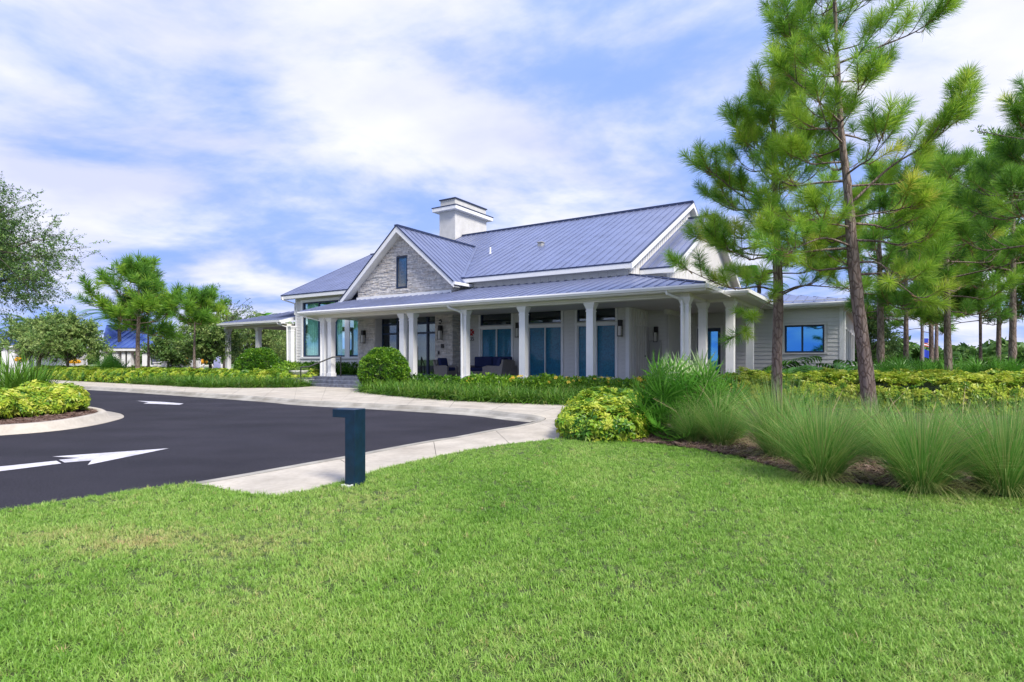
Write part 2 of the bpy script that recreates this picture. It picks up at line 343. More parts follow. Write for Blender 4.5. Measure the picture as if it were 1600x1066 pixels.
# ------------------------------------------------------------------ ground, road, pavements
def sheet(name, poly, z, m, parent=None, **k):
    mb = MB(); P = [(p[0], p[1], z) for p in poly]
    ar = sum(P[i][0] * P[(i + 1) % len(P)][1] - P[(i + 1) % len(P)][0] * P[i][1] for i in range(len(P)))
    if ar < 0: P.reverse()
    mb.add(P, [tuple(range(len(P)))])
    return mb.build(name, m, parent, **k)
sheet('ground', [(-900, -300), (900, -300), (900, 1800), (-900, 1800)], -.06, FARG, kind='structure')
sheet('road', [(-95, -14), (-1, -14), (3.5, 6), (3, 24), (-30, 60), (-95, 60)], 0, ASPH, kind='structure')
ZF, ZN = .12, .016
PAIR = [((-330, 590), (-330, 583)), ((-150, 594), (-150, 586.5)), ((0, 598), (0, 590)), ((150, 604.5), (140, 596.5)), ((240, 609.5), (240, 600.5)), ((320, 614.4), (330, 605.5)), ((425, 621), (445, 604.5)), ((480, 625.6), (476, 602)),
        ((525, 628), (553, 605)), ((585, 630.8), (600, 616)), ((645, 633.8), (660, 621.5)), ((720, 638), (730, 626)), ((763, 641), (790, 628.5)), ((795, 644.5), (840, 630)), ((832, 648.5), (897, 632)), ((850, 652.5), (893, 645)),
        ((849, 657), (884, 665)), ((833, 662), (886, 685)), ((810, 667), (850, 690)), ((776, 672.5), (800, 695)), ((720, 683.5), (740, 704)), ((686, 688.5), (690, 714)), ((620, 700.5), (640, 725)), ((564, 711.5), (596, 736)),
        ((480, 726.5), (536, 755)), ((400, 741), (480, 770)), ((320, 755), (430, 782)), ((240, 768), (370, 800))]
NP = len(PAIR); zz = [ZF] * 15 + [ZF * .75, ZF * .4, ZN] + [ZN] * (NP - 18)
IN = [at(p[0][0], p[0][1], z=zz[i]) for i, p in enumerate(PAIR)]
OUTP = [at(p[1][0], p[1][1], z=min(zz[i], ZF)) for i, p in enumerate(PAIR)]
SUBN = 6
INs = [Vector(p) for p in smooth_path(IN, SUBN)]; OUs = [Vector(p) for p in smooth_path(OUTP, SUBN)]
walk = MB()
for i in range(len(INs) - 1):
    walk.add([p - Vector((0, 0, .012)) for p in (INs[i], INs[i + 1], OUs[i + 1], OUs[i])], [(0, 1, 2, 3)])
walk = walk.build('pavement', JOINT, kind='structure')
def lerp_path(P, s, cum):
    s = min(max(s, cum[0]), cum[-1]); i = min(max(int(np.searchsorted(cum, s)) - 1, 0), len(P) - 2)
    t = (s - cum[i]) / max(cum[i + 1] - cum[i], 1e-9); return P[i].lerp(P[i + 1], t)
cum = [0.]
for i in range(len(INs) - 1): cum.append(cum[-1] + .5 * ((INs[i + 1] - INs[i]).length + (OUs[i + 1] - OUs[i]).length))
s0 = 0.
while s0 < cum[-1] - .3:
    s1 = min(s0 + 1.75, cum[-1]); mb = MB(); k = 5
    A_ = [lerp_path(INs, s0 + .006 + (s1 - s0 - .012) * j / k, cum) for j in range(k + 1)]; B_ = [lerp_path(OUs, s0 + .006 + (s1 - s0 - .012) * j / k, cum) for j in range(k + 1)]
    A_ = [q.lerp(B_[j_], .02 / max(.02, (B_[j_] - q).length)) for j_, q in enumerate(A_)]
    mb.add(A_ + B_, [(j, k + 1 + j, k + 2 + j, j + 1) for j in range(k)])
    mb.build('concrete_slab', CONC, walk)
    s0 = s1
# kerb: raised on the far side, sinking to flush round the tip
def road_side(i):
    t = (INs[min(i + 1, len(INs) - 1)] - INs[max(i - 1, 0)]); t.z = 0; t.normalize(); return Vector((t.y, -t.x, 0))
kb = empty('kerb', kind='structure')
def kerb_piece(i0, i1):
    mb = MB(); rows = []
    for i in range(i0, i1 + 1):
        u_ = i / SUBN; hf = 1 if u_ < 13.5 else max(0, 1 - (u_ - 13.5) / 3.5); n = road_side(i); p = INs[i]
        wp = .16 + .34 * hf; zt = p.z
        prof = [(-.0, zt - .02), (.0, zt + .004), (.10, zt + .004), (.15, max(.012, zt - .03 * hf)), (.19 if hf > .1 else .155, .012 + .022 * hf), (wp, .007), (wp + .003, -.03)]
        rows.append([Vector((p.x + n.x * a, p.y + n.y * a, z)) for a, z in prof])
    w = len(rows[0])
    mb.add([q for r in rows for q in r], [(i * w + j, (i + 1) * w + j, (i + 1) * w + j + 1, i * w + j + 1) for i in range(len(rows) - 1) for j in range(w - 1)])
    mb.build('kerb_stone', CONC2, kb)
i = 0
while i < len(INs) - 1:
    # one piece about 3 m long
    j = i + 1
    while j < len(INs) - 1 and (INs[j] - INs[i]).length < 2.6: j += 1
    kerb_piece(i, j); i = j
# road arrows
def paint(name, pix, label, z=.006):
    sheet(name, [at(x, y, z=z) for x, y in pix], z, PAINT, label=label, cat=None)
for nm, pix, lb in (('road_arrow', [(264, 700.5), (137, 726.5), (143, 719.5), (101, 722.8), (92, 718.5), (124, 715.5), (82, 713.5)], 'large white painted arrow head in front of the navy post'),
                    ('road_line', [(-60, 735), (-60, 743), (0, 736.3), (96, 724.3), (88, 720), (0, 729)], 'white painted arrow shaft running off the picture behind the lawn'),
                    ('road_arrow', [(213, 626.3), (252, 628), (287, 630.6), (280, 632.6), (238, 631), (224, 630.6), (232, 629)], 'small far white painted arrow near the planted island')):
    o = sheet(nm, [at(x, y, z=.006) for x, y in pix], .006, PAINT, label=lb, cat='road marking', group='white road markings')

LAWN = [at(x, y, z=.03) for x, y in ((-260, 835), (0, 797), (100, 783), (200, 768), (290, 755), (330, 759), (375, 770), (430, 776), (480, 767), (536, 752), (596, 733), (668, 717), (720, 706), (780, 695.5), (830, 690), (880, 685.5), (960, 690), (1050, 697), (1150, 713), (1230, 738), (1300, 753), (1400, 764), (1600, 770), (1900, 776), (2300, 800))]
LAWNP = [(p.x, p.y) for p in LAWN] + [(16, 6), (16, -4), (-10, -4)]
sheet('lawn_soil', LAWNP, .03, SOIL, kind='structure')
NEARBED = [OUTP[i] for i in (14, 15, 16, 17)] + LAWN[16:25] + [Vector((16, 6, 0)), Vector((32, 6, 0)), Vector((32, 17, 0)), Vector((4.5, 17.6, 0))]
sheet('planting_bed', NEARBED, .05, MULCH, kind='structure')
FARBED = [(p.x, p.y) for p in OUTP[:15]] + [(9, 15), (60, 15), (60, 60), (-110, 60), (-110, OUTP[0].y)]
sheet('planting_bed', FARBED, .10, MULCH, kind='structure')

# grass of the lawn
def lawn_tuft(seed, n=11):
    r = np.random.RandomState(seed); P = []
    for i in range(n):
        az = r.uniform(0, 6.28); tl = r.uniform(.12, .75); L_ = r.uniform(.028, .062)
        dv = (math.cos(az) * tl, math.sin(az) * tl, 1); a2 = az + r.uniform(.8, 2.2)
        P.append(blade((r.uniform(-.03, .03), r.uniform(-.03, .03), 0), dv, (math.cos(a2), math.sin(a2), 0), L_, r.uniform(.0045, .0085), r.uniform(.1, .55), 3, r.uniform(-.14, .06), r.uniform(-.06, .12)))
    return merge(P)
pts = []
for (y0, y1, dens) in ((1.0, 3.4, 1700), (3.4, 5.2, 1250), (5.2, 8.0, 850), (8.0, 11.5, 600)):
    n = int((y1 - y0) * 30 * dens); x = rs.uniform(-15, 15, n); y = rs.uniform(y0, y1, n)
    k = (x < y * 1.02 + 3.6) & (x > -y * 1.02 - 1.8) & inside(x, y, LAWNP); pts.append(np.stack([x[k], y[k]], 1))
pts = np.concatenate(pts); n = len(pts)
def vnoise(x, y, s, seed):
    r = np.random.RandomState(seed); out_ = np.zeros_like(x)
    for k in range(6):
        a = r.uniform(0, 6.28); f_ = s * r.uniform(.6, 1.7); out_ += np.sin((x * math.cos(a) + y * math.sin(a)) * f_ + r.uniform(0, 6.28))
    return out_ / 6
dry = np.exp(-(((pts[:, 0] + 2.75) / 1.15) ** 2 + ((pts[:, 1] - 4.45) / .42) ** 2)) * .26 + np.exp(-(((pts[:, 0] + 1.9) / .8) ** 2 + ((pts[:, 1] - 5.6) / .5) ** 2)) * .14
ti = .38 + .16 * vnoise(pts[:, 0], pts[:, 1], 1.4, 3) + .16 * vnoise(pts[:, 0], pts[:, 1], 5, 4) + rs.normal(0, .09, n) + dry
ti = np.where(rs.rand(n) < .006, .8, ti)
sc = (.85 + .2 * vnoise(pts[:, 0], pts[:, 1], 3, 9)) * rs.uniform(.7, 1.25, n) * np.where(pts[:, 1] > 5.2, 1.12, 1)
rot = np.stack([rs.normal(0, .12, n), rs.normal(0, .12, n), rs.uniform(0, 6.28, n)], 1)
scatter('lawn_grass', [lawn_tuft(i) for i in range(4)], np.column_stack([pts, np.full(n, .028)]), rot, sc, np.clip(ti, 0, 1), LAWNM, label='bright green mown lawn in the foreground', cat='lawn', kind='stuff')

# mulch chips
def chip_tuft(seed, n=7, L0=.03):
    r = np.random.RandomState(seed); mb = MB(); 
    for i in range(n):
        a = r.uniform(0, 3.14); c, s_ = math.cos(a), math.sin(a); l_, w_ = r.uniform(.5, 1.4) * L0, r.uniform(.2, .4) * L0; x, y, z = r.uniform(-.06, .06), r.uniform(-.06, .06), r.uniform(.0, .02); tl = r.uniform(-.3, .3)
        q = [(-l_, -w_), (l_, -w_ * .6), (l_ * .9, w_), (-l_ * .8, w_ * .8)]
        mb.add([(x + c * a_ - s_ * b_, y + s_ * a_ + c * b_, z + .012 + tl * a_) for a_, b_ in q] + [(x + c * a_ - s_ * b_, y + s_ * a_ + c * b_, z + tl * a_) for a_, b_ in q], [(0, 1, 2, 3), (0, 4, 5, 1), (1, 5, 6, 2), (2, 6, 7, 3), (3, 7, 4, 0)])
    return mb.v, mb.f, [r.uniform(-.2, .2)] * len(mb.v)
CHT = [chip_tuft(i) for i in range(4)]
def mulch(name, label, poly, z, dens, bbox, m=CHIP, tufts=None, near=None):
    x0, x1, y0, y1 = bbox; n = int((x1 - x0) * (y1 - y0) * dens); x = rs.uniform(x0, x1, n); y = rs.uniform(y0, y1, n)
    k = inside(x, y, poly)
    if near is not None: k &= near(x, y)
    x, y = x[k], y[k]; n = len(x)
    return scatter(name, tufts or CHT, np.stack([x, y, np.full(n, z)], 1), np.stack([rs.normal(0, .15, n), rs.normal(0, .15, n), rs.uniform(0, 6.28, n)], 1), rs.uniform(.7, 1.3, n), rs.uniform(0, 1, n), m, label=label, cat='mulch', kind='stuff')
nb = [(p[0], p[1]) for p in NEARBED]
mulch('mulch_chips', 'brown bark mulch along the curved edge of the lawn', nb, .05, 190, (0.5, 11, 5, 12), near=lambda x, y: y < 10.8)
def straw_tuft(seed):
    r = np.random.RandomState(seed); P = []
    for i in range(12):
        az = r.uniform(0, 6.28); P.append(blade((r.uniform(-.08, .08), r.uniform(-.08, .08), .01), (math.cos(az), math.sin(az), r.uniform(.0, .35)), (-math.sin(az), math.cos(az), .3), r.uniform(.1, .25), .004, .1, 2, r.uniform(-.2, .2), r.uniform(-.2, .2)))
    return merge(P)
mulch('dry_straw', 'dry straw and pine needles lying on the mulch under the tall grasses', nb, .055, 130, (1.5, 11, 5, 10), m=STRAW, tufts=[straw_tuft(i) for i in range(4)], near=lambda x, y: y < 10)

# planted island at the left
ISL = [at(x, y, z=.0) for x, y in ((-420, 712), (-200, 696), (0, 681), (60, 676.5), (110, 671), (150, 664.5), (178, 658), (193, 653), (191, 648.5), (178, 645), (150, 640.5), (110, 633), (60, 627), (0, 622), (-200, 612), (-420, 606))]
ISLs = smooth_path(ISL, 4)
ik = empty('island_kerb', kind='structure')
def offs(path, k, d):
    a = path[max(k - 1, 0)]; b = path[min(k + 1, len(path) - 1)]; t = np.array([b[0] - a[0], b[1] - a[1]]); t /= np.linalg.norm(t) + 1e-9
    return path[k][0] - t[1] * d, path[k][1] + t[0] * d
prof = [(.0, .004), (.003, .014), (.30, .022), (.36, .14), (.40, .165), (.52, .165), (.525, .10)]
INNER = [offs(ISLs, k, .52) for k in range(len(ISLs))]
i = 0
while i < len(ISLs) - 1:
    j = i + 1
    while j < len(ISLs) - 1 and np.hypot(ISLs[j][0] - ISLs[i][0], ISLs[j][1] - ISLs[i][1]) < 2.2: j += 1
    mb = MB(); rows = [[(*offs(ISLs, k, d_), z) for d_, z in prof] for k in range(i, j + 1)]; w = len(prof)
    mb.add([q for r in rows for q in r], [(a * w + b, (a + 1) * w + b, (a + 1) * w + b + 1, a * w + b + 1) for a in range(len(rows) - 1) for b in range(w - 1)])
    mb.build('kerb_stone', CONC, ik, smooth=True); i = j
sheet('planting_bed', INNER, .12, MULCH, kind='structure')
mulch('mulch_chips', 'brown bark mulch on the planted island by the road', INNER, .12, 150, (-19, -9, 10, 20))

# ------------------------------------------------------------------ the clubhouse (local frame: x along the front, y to the back)
HC = (5.8, 19.0); HR = math.atan2(-889, 1379)
house = empty('clubhouse', (HC[0], HC[1], 0), HR, label='single-storey pale grey clubhouse with sky-tinted metal roof, stone gable and columned porch', cat='building')
def hw(a, b, z=0):
    c, s_ = math.cos(HR), math.sin(HR); return Vector((HC[0] + a * c - b * s_, HC[1] + a * s_ + b * c, z))
FL = .58
def hb(name, m, x0, x1, y0, y1, z0, z1, parent=None, bevel=0, **k):
    return MB().box(x0, x1, y0, y1, z0, z1).build(name, m, parent or house, bevel=bevel, **k)
def join_box(mb, *b): mb.box(*b)
# porch floor and steps
flo = hb('porch_floor', SLATE, -19.2, .35, -.42, 3.40, .1, FL)
MB().box(.36, 1.5, 1.85, 8.5, .1, FL).build('porch_floor', SLATE, house)
st = empty('porch_steps'); st.parent = house
for k in range(3):
    mb = MB().box(-18.4 + .0, -12.6, -.42 - .38 * (k + 1), -.425 - .38 * k, .1, FL - .16 * (k + 1))
    mb.build('step', SLATE, st, bevel=.015)
MB().box(-19.6, -18.42, -1.45, -.45, .1, .47).build('step_cheek_wall', STUC, house, bevel=.01)
MB().box(-19.63, -18.39, -1.48, -.43, .47, .52).build('cheek_wall_cap', SLATE, house, bevel=.01)

# walls with real openings
pl = MB().hexa([(0, -.034, 0), (1, -.034, 0), (1, 0, 0), (0, 0, 0), (0, -.012, .176), (1, -.012, .176), (1, 0, .176), (0, 0, .176)]).mesh('plank', SIDING)
def planks(wall, a0, a1, b, z0, z1, axis='x', lap=.178):
    z = z0
    while z < z1 - .03:
        o = link(pl, 'plank', wall); o.scale = (a1 - a0, 1, min(1, (z1 - z) / .176))
        if axis == 'x': o.location = (a0, b, z)
        else: o.location = (b, a0, z); o.rotation_euler = (0, 0, R_(90)) if axis == 'y' else (0, 0, R_(90))
        z += lap
def wall_x(a0, a1, b, z0, z1, holes, thick=.2, m=WALLM):
    """front-facing wall in the plane y=b with rectangular holes (a0,a1,z0,z1)"""
    mb = MB(); xs = sorted({a0, a1, *[h for q in holes for h in q[:2]]}); zs = sorted({z0, z1, *[h for q in holes for h in q[2:]]})
    for i in range(len(xs) - 1):
        run = None
        for j in range(len(zs) - 1):
            cx, cz = (xs[i] + xs[i + 1]) / 2, (zs[j] + zs[j + 1]) / 2
            solid = not any(q[0] < cx < q[1] and q[2] < cz < q[3] for q in holes)
            if solid: run = [run[0], zs[j + 1]] if run else [zs[j], zs[j + 1]]
            if (not solid or j == len(zs) - 2) and run: mb.box(xs[i], xs[i + 1], b, b + thick, run[0], run[1]); run = None
    return mb.build('wall', m, house)
def window(a0, a1, z0, z1, b, mull=(), trans=(), g=None, fr=.055, frm=None, inset=.09, depth=.07):
    w = empty('window'); w.parent = house; g = g or GLASSD; frm = frm or NAVY
    mb = MB(); y0, y1 = b + inset - depth, b + inset + .03
    mb.box(a0, a0 + fr, y0, y1, z0, z1).box(a1 - fr, a1, y0, y1, z0, z1).box(a0 + fr, a1 - fr, y0, y1, z0, z0 + fr).box(a0 + fr, a1 - fr, y0, y1, z1 - fr, z1)
    mb.build('frame', frm, w)
    xs = [a0 + fr] + [x for x in mull] + [a1 - fr]; zs = [z0 + fr] + list(trans) + [z1 - fr]
    for x in mull: MB().box(x - fr / 2, x + fr / 2, y0 + .01, y1 - .01, z0 + fr, z1 - fr).build('mullion', frm, w)
    for z in trans:
        for i in range(len(xs) - 1): MB().box(xs[i] + (fr / 2 if i else 0), xs[i + 1] - (fr / 2 if i < len(xs) - 2 else 0), y0 + .012, y1 - .012, z - fr / 2, z + fr / 2).build('transom_bar', frm, w)
    for i in range(len(xs) - 1):
        for j in range(len(zs) - 1):
            MB().box(xs[i], xs[i + 1], b + inset, b + inset + .008, zs[j], zs[j + 1]).build('pane', g, w)
    return w
def trimbox(a0, a1, z0, z1, b, w=.1, sill=True, m=TRIM):
    mb = MB(); y0 = b - .045
    mb.box(a0 - w, a0, y0, b, z0, z1).box(a1, a1 + w, y0, b, z0, z1).box(a0 - w - .02, a1 + w + .02, y0 - .01, b, z1, z1 + w)
    if sill: mb.box(a0 - w - .03, a1 + w + .03, y0 - .03, b, z0 - w * .7, z0)
    return mb.build('window_trim', m, house)
B0 = 3.45
# main front wall, right of the stone entrance: three tall shaded windows with transom lights
wins = [(-10.95, -9.15), (-8.24, -6.5), (-5.72, -3.92)]
holes = []
for a0, a1 in wins: holes += [(a0, a1, FL + .06, 2.92), (a0, a1, 3.08, 3.9)]
mw = wall_x(-11.9, -3.34, B0, .1, 5.5, holes)
for a0, a1 in wins:
    mid = (a0 + a1) / 2
    trimbox(a0, a1, FL + .06, 2.92, B0, sill=False)
    for q0 in (a0 - .1, a1): MB().box(q0, q0 + .1, B0 - .045, B0, 3.03, 3.62).build('window_trim', TRIM, house)
    window(a0, a1, FL + .06, 2.92, B0, mull=(mid,), g=GLASSC, frm=TRIM, fr=.04)
    window(a0, a1, 3.08, 3.9, B0, g=GLASSD, fr=.04)
    for x0, x1 in ((a0 + .02, mid - .02), (mid + .02, a1 - .02)):
        MB().box(x0, x1, B0 + .13, B0 + .14, FL + .06, 2.90).build('roller_shade', SHADE, house)
for x0, x1 in ((-11.9, -11.08), (-9.03, -8.36), (-6.38, -5.84), (-3.80, -3.46)): planks(mw, x0, x1, B0, FL + .02, 3.6)
MB().box(-3.46, -3.30, B0 - .05, B0 + .1, .1, 3.62).build('corner_board', TRIM, house)
# inside: a dark room shell behind the front windows
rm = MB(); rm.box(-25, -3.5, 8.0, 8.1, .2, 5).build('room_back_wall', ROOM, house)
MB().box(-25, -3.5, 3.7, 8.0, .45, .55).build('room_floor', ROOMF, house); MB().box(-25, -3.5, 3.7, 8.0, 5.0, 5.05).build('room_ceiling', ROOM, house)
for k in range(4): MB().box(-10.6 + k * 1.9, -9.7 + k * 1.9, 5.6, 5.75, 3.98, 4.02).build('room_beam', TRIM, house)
# upper strip: board and batten between the porch roof and the main eave
bt = MB(); x = -11.3
bs = MB().box(-11.9, -3.34, B0 - .02, B0 - .001, 4.6, 5.45).build('upper_boards', BATT, house)
while x < -3.4: bt.box(x, x + .05, B0 - .045, B0 - .02, 4.6, 5.40); x += .41
bt.build('battens', BATT, bs, kind='stuff')

# stone entrance bay
SB, SAL, SAR = 2.4, -18.43, -11.88
GA, GZ, GS = -15.15, 8.22, .84
DL, DR = -17.15, -12.95
stw = empty('stone_front'); stw.parent = house
def gz(a): return GZ - .16 - GS * abs(a - GA)
mb = MB()
mb.extrude([(SAL + .03, SB + .06, .1), (DL - .03, SB + .06, .1), (DL - .03, SB + .06, 3.9), (DR + .03, SB + .06, 3.9), (DR + .03, SB + .06, .1), (SAR - .03, SB + .06, .1), (SAR - .03, SB + .06, gz(SAR)), (GA, SB + .06, gz(GA)), (SAL + .03, SB + .06, gz(SAL))], (0, .14, 0))
mb.box(SAR - .2, SAR - .03, SB + .2, B0 + .2, .1, 5.3).build('stone_backing', MORT, stw)
sv = MB(); r = random.Random(5)
z = .1
while z < 8.1:
    h = r.choice((.04, .05, .06, .08)); x = SAL - r.uniform(0, .3)
    while x < SAR:
        l_ = r.uniform(.14, .5); x0, x1 = max(x, SAL), min(x + l_ - .008, SAR)
        if x1 - x0 > .03:
            lim = min(gz(x0), gz(x1)) + .05
            hole = (z < 3.9 and x1 > DL and x0 < DR) or (z + h > 5.1 and z < 6.72 and x1 > -15.57 and x0 < -14.8)
            if z + h < lim + .02 and hole and z < 3.9:
                if x0 < DL: segs = [(x0, DL)]
                elif x1 > DR: segs = [(DR, x1)]
                else: segs = []
            elif hole:
                segs = []
                if x0 < -15.57: segs.append((x0, -15.57))
                if x1 > -14.8: segs.append((-14.8, x1))
            else: segs = [(x0, x1)]
            if z + h < lim + .06:
                for q0, q1 in segs:
                    if q1 - q0 > .02:
                        dp = r.uniform(0, .026); sv.m = r.choice((0, 0, 0, 0, 1, 2)); sk = r.uniform(-.008, .008)
                        sv.hexa([(q0, SB - dp, z + .004), (q1, SB - dp + sk, z + .004), (q1, SB + .07, z + .004), (q0, SB + .07, z + .004), (q0 + .006, SB - dp + .01, z + h - .004), (q1 - .006, SB - dp + .01 + sk, z + h - .004), (q1 - .006, SB + .07, z + h - .004), (q0 + .006, SB + .07, z + h - .004)])
        x += l_
    y = SB + .0
    if z < 5.2:
        while y < B0:
            l_ = r.uniform(.2, .6); y1 = min(y + l_ - .008, B0); dp = r.uniform(0, .05); sv.m = r.choice((0, 0, 1, 2))
            sv.box(SAR - .05, SAR + dp, y, y1, z + .004, z + h - .004); y += l_
    z += h
sv.build('ledge_stones', STONE, stw, kind='stuff')
window(-15.57, -14.8, 5.1, 6.72, SB, g=GLASSB, fr=.07, inset=.06)
MB().box(-15.6, -14.77, SB + .16, SB + .18, 5.0, 6.8).build('window_backing', CURT, house)
MB().box(SAL - .02, SAR + .02, SB - .09, SB - .06, 4.62, 4.78).build('flashing', TRIM, house)
# glazed entrance
en = empty('entrance_glazing'); en.parent = house
xs = [DL, -16.0, -15.35, -13.9, DR]; EY = SB + .55
for x in xs: MB().box(x - .06, x + .06, EY - .05, EY + .06, FL, 3.9).build('mullion', NAVY, en)
for z in (FL + .04, 2.78, 3.28): MB().box(DL + .06, DR - .06, EY - .04, EY + .05, z - .05, z + .05).build('transom_bar', NAVY, en)
for i in range(4): MB().box(xs[i] + .06, xs[i + 1] - .06, EY, EY + .008, FL + .09, 3.88).build('pane', GLASSD, en)
MB().box(-14.7, -14.66, EY - .09, EY - .055, 1.4, 2.1).build('door_handle', BLACK, en)
for x in (DL, DR): MB().box(min(x, x + (.02 if x == DL else -.02)), max(x, x + (.02 if x == DL else -.02)), SB + .02, EY - .05, FL, 3.9).build('reveal', STUC, house)

# left front wall with the big curtained window
LW0, LW1 = -24.5, -19.55
lw = wall_x(-25.15, -18.3, B0, .1, 5.5, [(LW0, LW1, 1.58, 4.92)])
trimbox(LW0, LW1, 1.58, 4.92, B0, w=.16)
window(LW0, LW1, 1.58, 4.92, B0, mull=(-23.05, -21.55, -20.45), trans=(4.0,), g=GLASS, fr=.09)
MB().box(-20.65, -20.25, B0 - .06, B0 - .01, 1.58, 4.92).build('window_pier', TRIM, house)
planks(lw, -25.05, -24.68, B0, .2, 5.0); planks(lw, -24.68, -19.2, B0, .2, 1.4)
MB().box(-25.2, -25.05, B0 - .04, B0 + .1, .1, 5.3).build('corner_board', TRIM, house)
def curtain(x0, x1, y, z0, z1):
    n = max(8, int((x1 - x0) / .035)); mb = MB(); P = []
    for i in range(n + 1):
        x = x0 + (x1 - x0) * i / n; P.append((x, y + .05 * math.sin(i * 1.15) + .015 * math.sin(i * .37)))
    mb.add([(p[0], p[1], z0) for p in P] + [(p[0], p[1], z1) for p in P], [(i, i + 1, n + 2 + i, n + 1 + i) for i in range(n)])
    mb.build('curtain', CURT, house, smooth=True)
for x0, x1 in ((-24.35, -23.3), (-22.2, -21.2), (-20.9, -20.5), (-20.2, -19.9)): curtain(x0, x1, B0 + .22, 1.2, 4.95)

# roof slopes made of standing-seam panels
def slope(pfun, s0, s1, tlo, thi, m=ROOF, w=.41, name='roof', flip=False, under=True):
    rf = empty(name); rf.parent = house
    n = max(1, round((s1 - s0) / w)); base = MB(); eps = .012
    for i in range(n):
        a, b = s0 + (s1 - s0) * i / n, s0 + (s1 - s0) * (i + 1) / n
        c = [(a, tlo(a)), (b, tlo(b)), (b, thi(b)), (a, thi(a))]
        if thi(a) - tlo(a) < .02 and thi(b) - tlo(b) < .02: continue
        P = [Vector(pfun(s_, t_)) for s_, t_ in c]
        nrm = (P[1] - P[0]).cross(P[3] - P[0]) if (P[3] - P[0]).length > .02 else (P[1] - P[0]).cross(P[2] - P[0])
        nrm.normalize()
        if nrm.z < 0: nrm = -nrm
        mb = MB(); jig = nrm * rs.uniform(0, .004)
        mb.hexa([p - nrm * .03 for p in P] + [p + jig for p in P])
        sx = (P[1] - P[0]).normalized() * .034
        if (P[3] - P[0]).length > .05: mb.hexa([P[0] + nrm * .004, P[0] + sx + nrm * .004, P[3] + sx + nrm * .004, P[3] + nrm * .004, P[0] + nrm * .034, P[0] + sx + nrm * .034, P[3] + sx + nrm * .034, P[3] + nrm * .034])
        mb.build('roof_panel', m, rf)
    return rf
MS = .494; ME, MEZ = 3.0, 5.42
RB = 12.21; RZ = MEZ + MS * (RB - ME)
mainf = lambda a, b: (a, b, MEZ + MS * (b - ME))
slope(mainf, -18.8, -3.06, lambda a: ME, lambda a: RB)
MB().extrude([(-18.8, RB, RZ - .02), (-18.8, 2 * RB - ME, MEZ - .02), (-18.8, 2 * RB - ME, MEZ - .1), (-18.8, RB, RZ - .1)], (15.74, 0, 0)).build('back_roof', ROOF, house)
MB().box(-18.82, -3.04, RB - .14, RB + .14, RZ - .05, RZ + .07).build('ridge_cap', ROOFD, house)
slope(mainf, -26.05, -18.82, lambda a: ME, lambda a: 10.55)
LZ = MEZ + MS * (10.55 - ME)
MB().extrude([(-26.05, 10.55, LZ - .02), (-26.05, 18.1, MEZ - .02), (-26.05, 18.1, MEZ - .1), (-26.05, 10.55, LZ - .1)], (7.2, 0, 0)).build('back_roof', ROOF, house)
MB().box(-26.07, -18.9, 10.45, 10.66, LZ - .04, LZ + .05).build('ridge_cap', ROOFD, house)
# eaves of the main slopes: dark drip edge, white fascia, soffit
def eave_x(a0, a1, b, z, hgt=.2, soff=.45):
    MB().box(a0, a1, b - .012, b + .02, z - .05, z + .01).build('drip_edge', ROOFD, house)
    MB().box(a0, a1, b + .002, b + .03, z - .05 - hgt, z - .05).build('fascia', TRIM, house)
    MB().box(a0, a1, b + .03, b + soff, z - .04 - hgt, z - .015 - hgt).build('soffit', BEAM, house)
eave_x(-11.95, -3.07, ME, MEZ); eave_x(-26.05, -18.5, ME, MEZ)
def rake_x(a, b0, z0, b1, z1, hgt=.26, th=.04, dirn=1, soff=.26):
    """white rake board in the plane x=a following the slope, dark edge above, soffit behind"""
    MB().extrude([(a, b0, z0 - .03), (a, b1, z1 - .03), (a, b1, z1 - .03 - hgt), (a, b0, z0 - .03 - hgt)], (th * dirn, 0, 0)).build('rake_board', TRIM, house)
    MB().extrude([(a - .05 * dirn, b0, z0 + .012), (a - .05 * dirn, b1, z1 + .012), (a - .05 * dirn, b1, z1 - .028), (a - .05 * dirn, b0, z0 - .028)], (.1 * dirn, 0, 0)).build('rake_edge', ROOFD, house)
    MB().extrude([(a - .001 * dirn, b0, z0 - .24), (a - .001 * dirn, b1, z1 - .24), (a - .001 * dirn, b1, z1 - .27), (a - .001 * dirn, b0, z0 - .27)], (-soff * dirn, 0, 0)).build('rake_soffit', BEAM, house)
rake_x(-3.06, ME, MEZ, RB, RZ); rake_x(-3.06, RB, RZ, 2 * RB - ME, MEZ)
rake_x(-18.8, 9.5, MEZ + MS * 6.5, RB, RZ, dirn=-1); rake_x(-26.05, ME, MEZ, 10.55, LZ, dirn=-1)
# gable-end wall at the right with battens
def gable_end(a, b0, bp, b1, zb, z0, zp, step=.3):
    gw = MB().extrude([(a, b0, zb), (a, b0, z0 - .08), (a, bp, zp - .08), (a, b1, z0 - .08), (a, b1, zb)], (-.12, 0, 0)).build('gable_wall', BATT, house)
    mb = MB(); y = b0 + .1
    while y < b1:
        zt = z0 + (zp - z0) * (1 - abs(y - bp) / (bp - b0)) - .2
        if zt > zb + .05: mb.box(a + .001, a + .03, y, y + .055, zb, zt)
        y += step
    mb.build('battens', BATT, gw, kind='stuff')
gable_end(-3.32, B0, RB, 2 * RB - B0, .1, MEZ + MS * (B0 - ME), RZ)
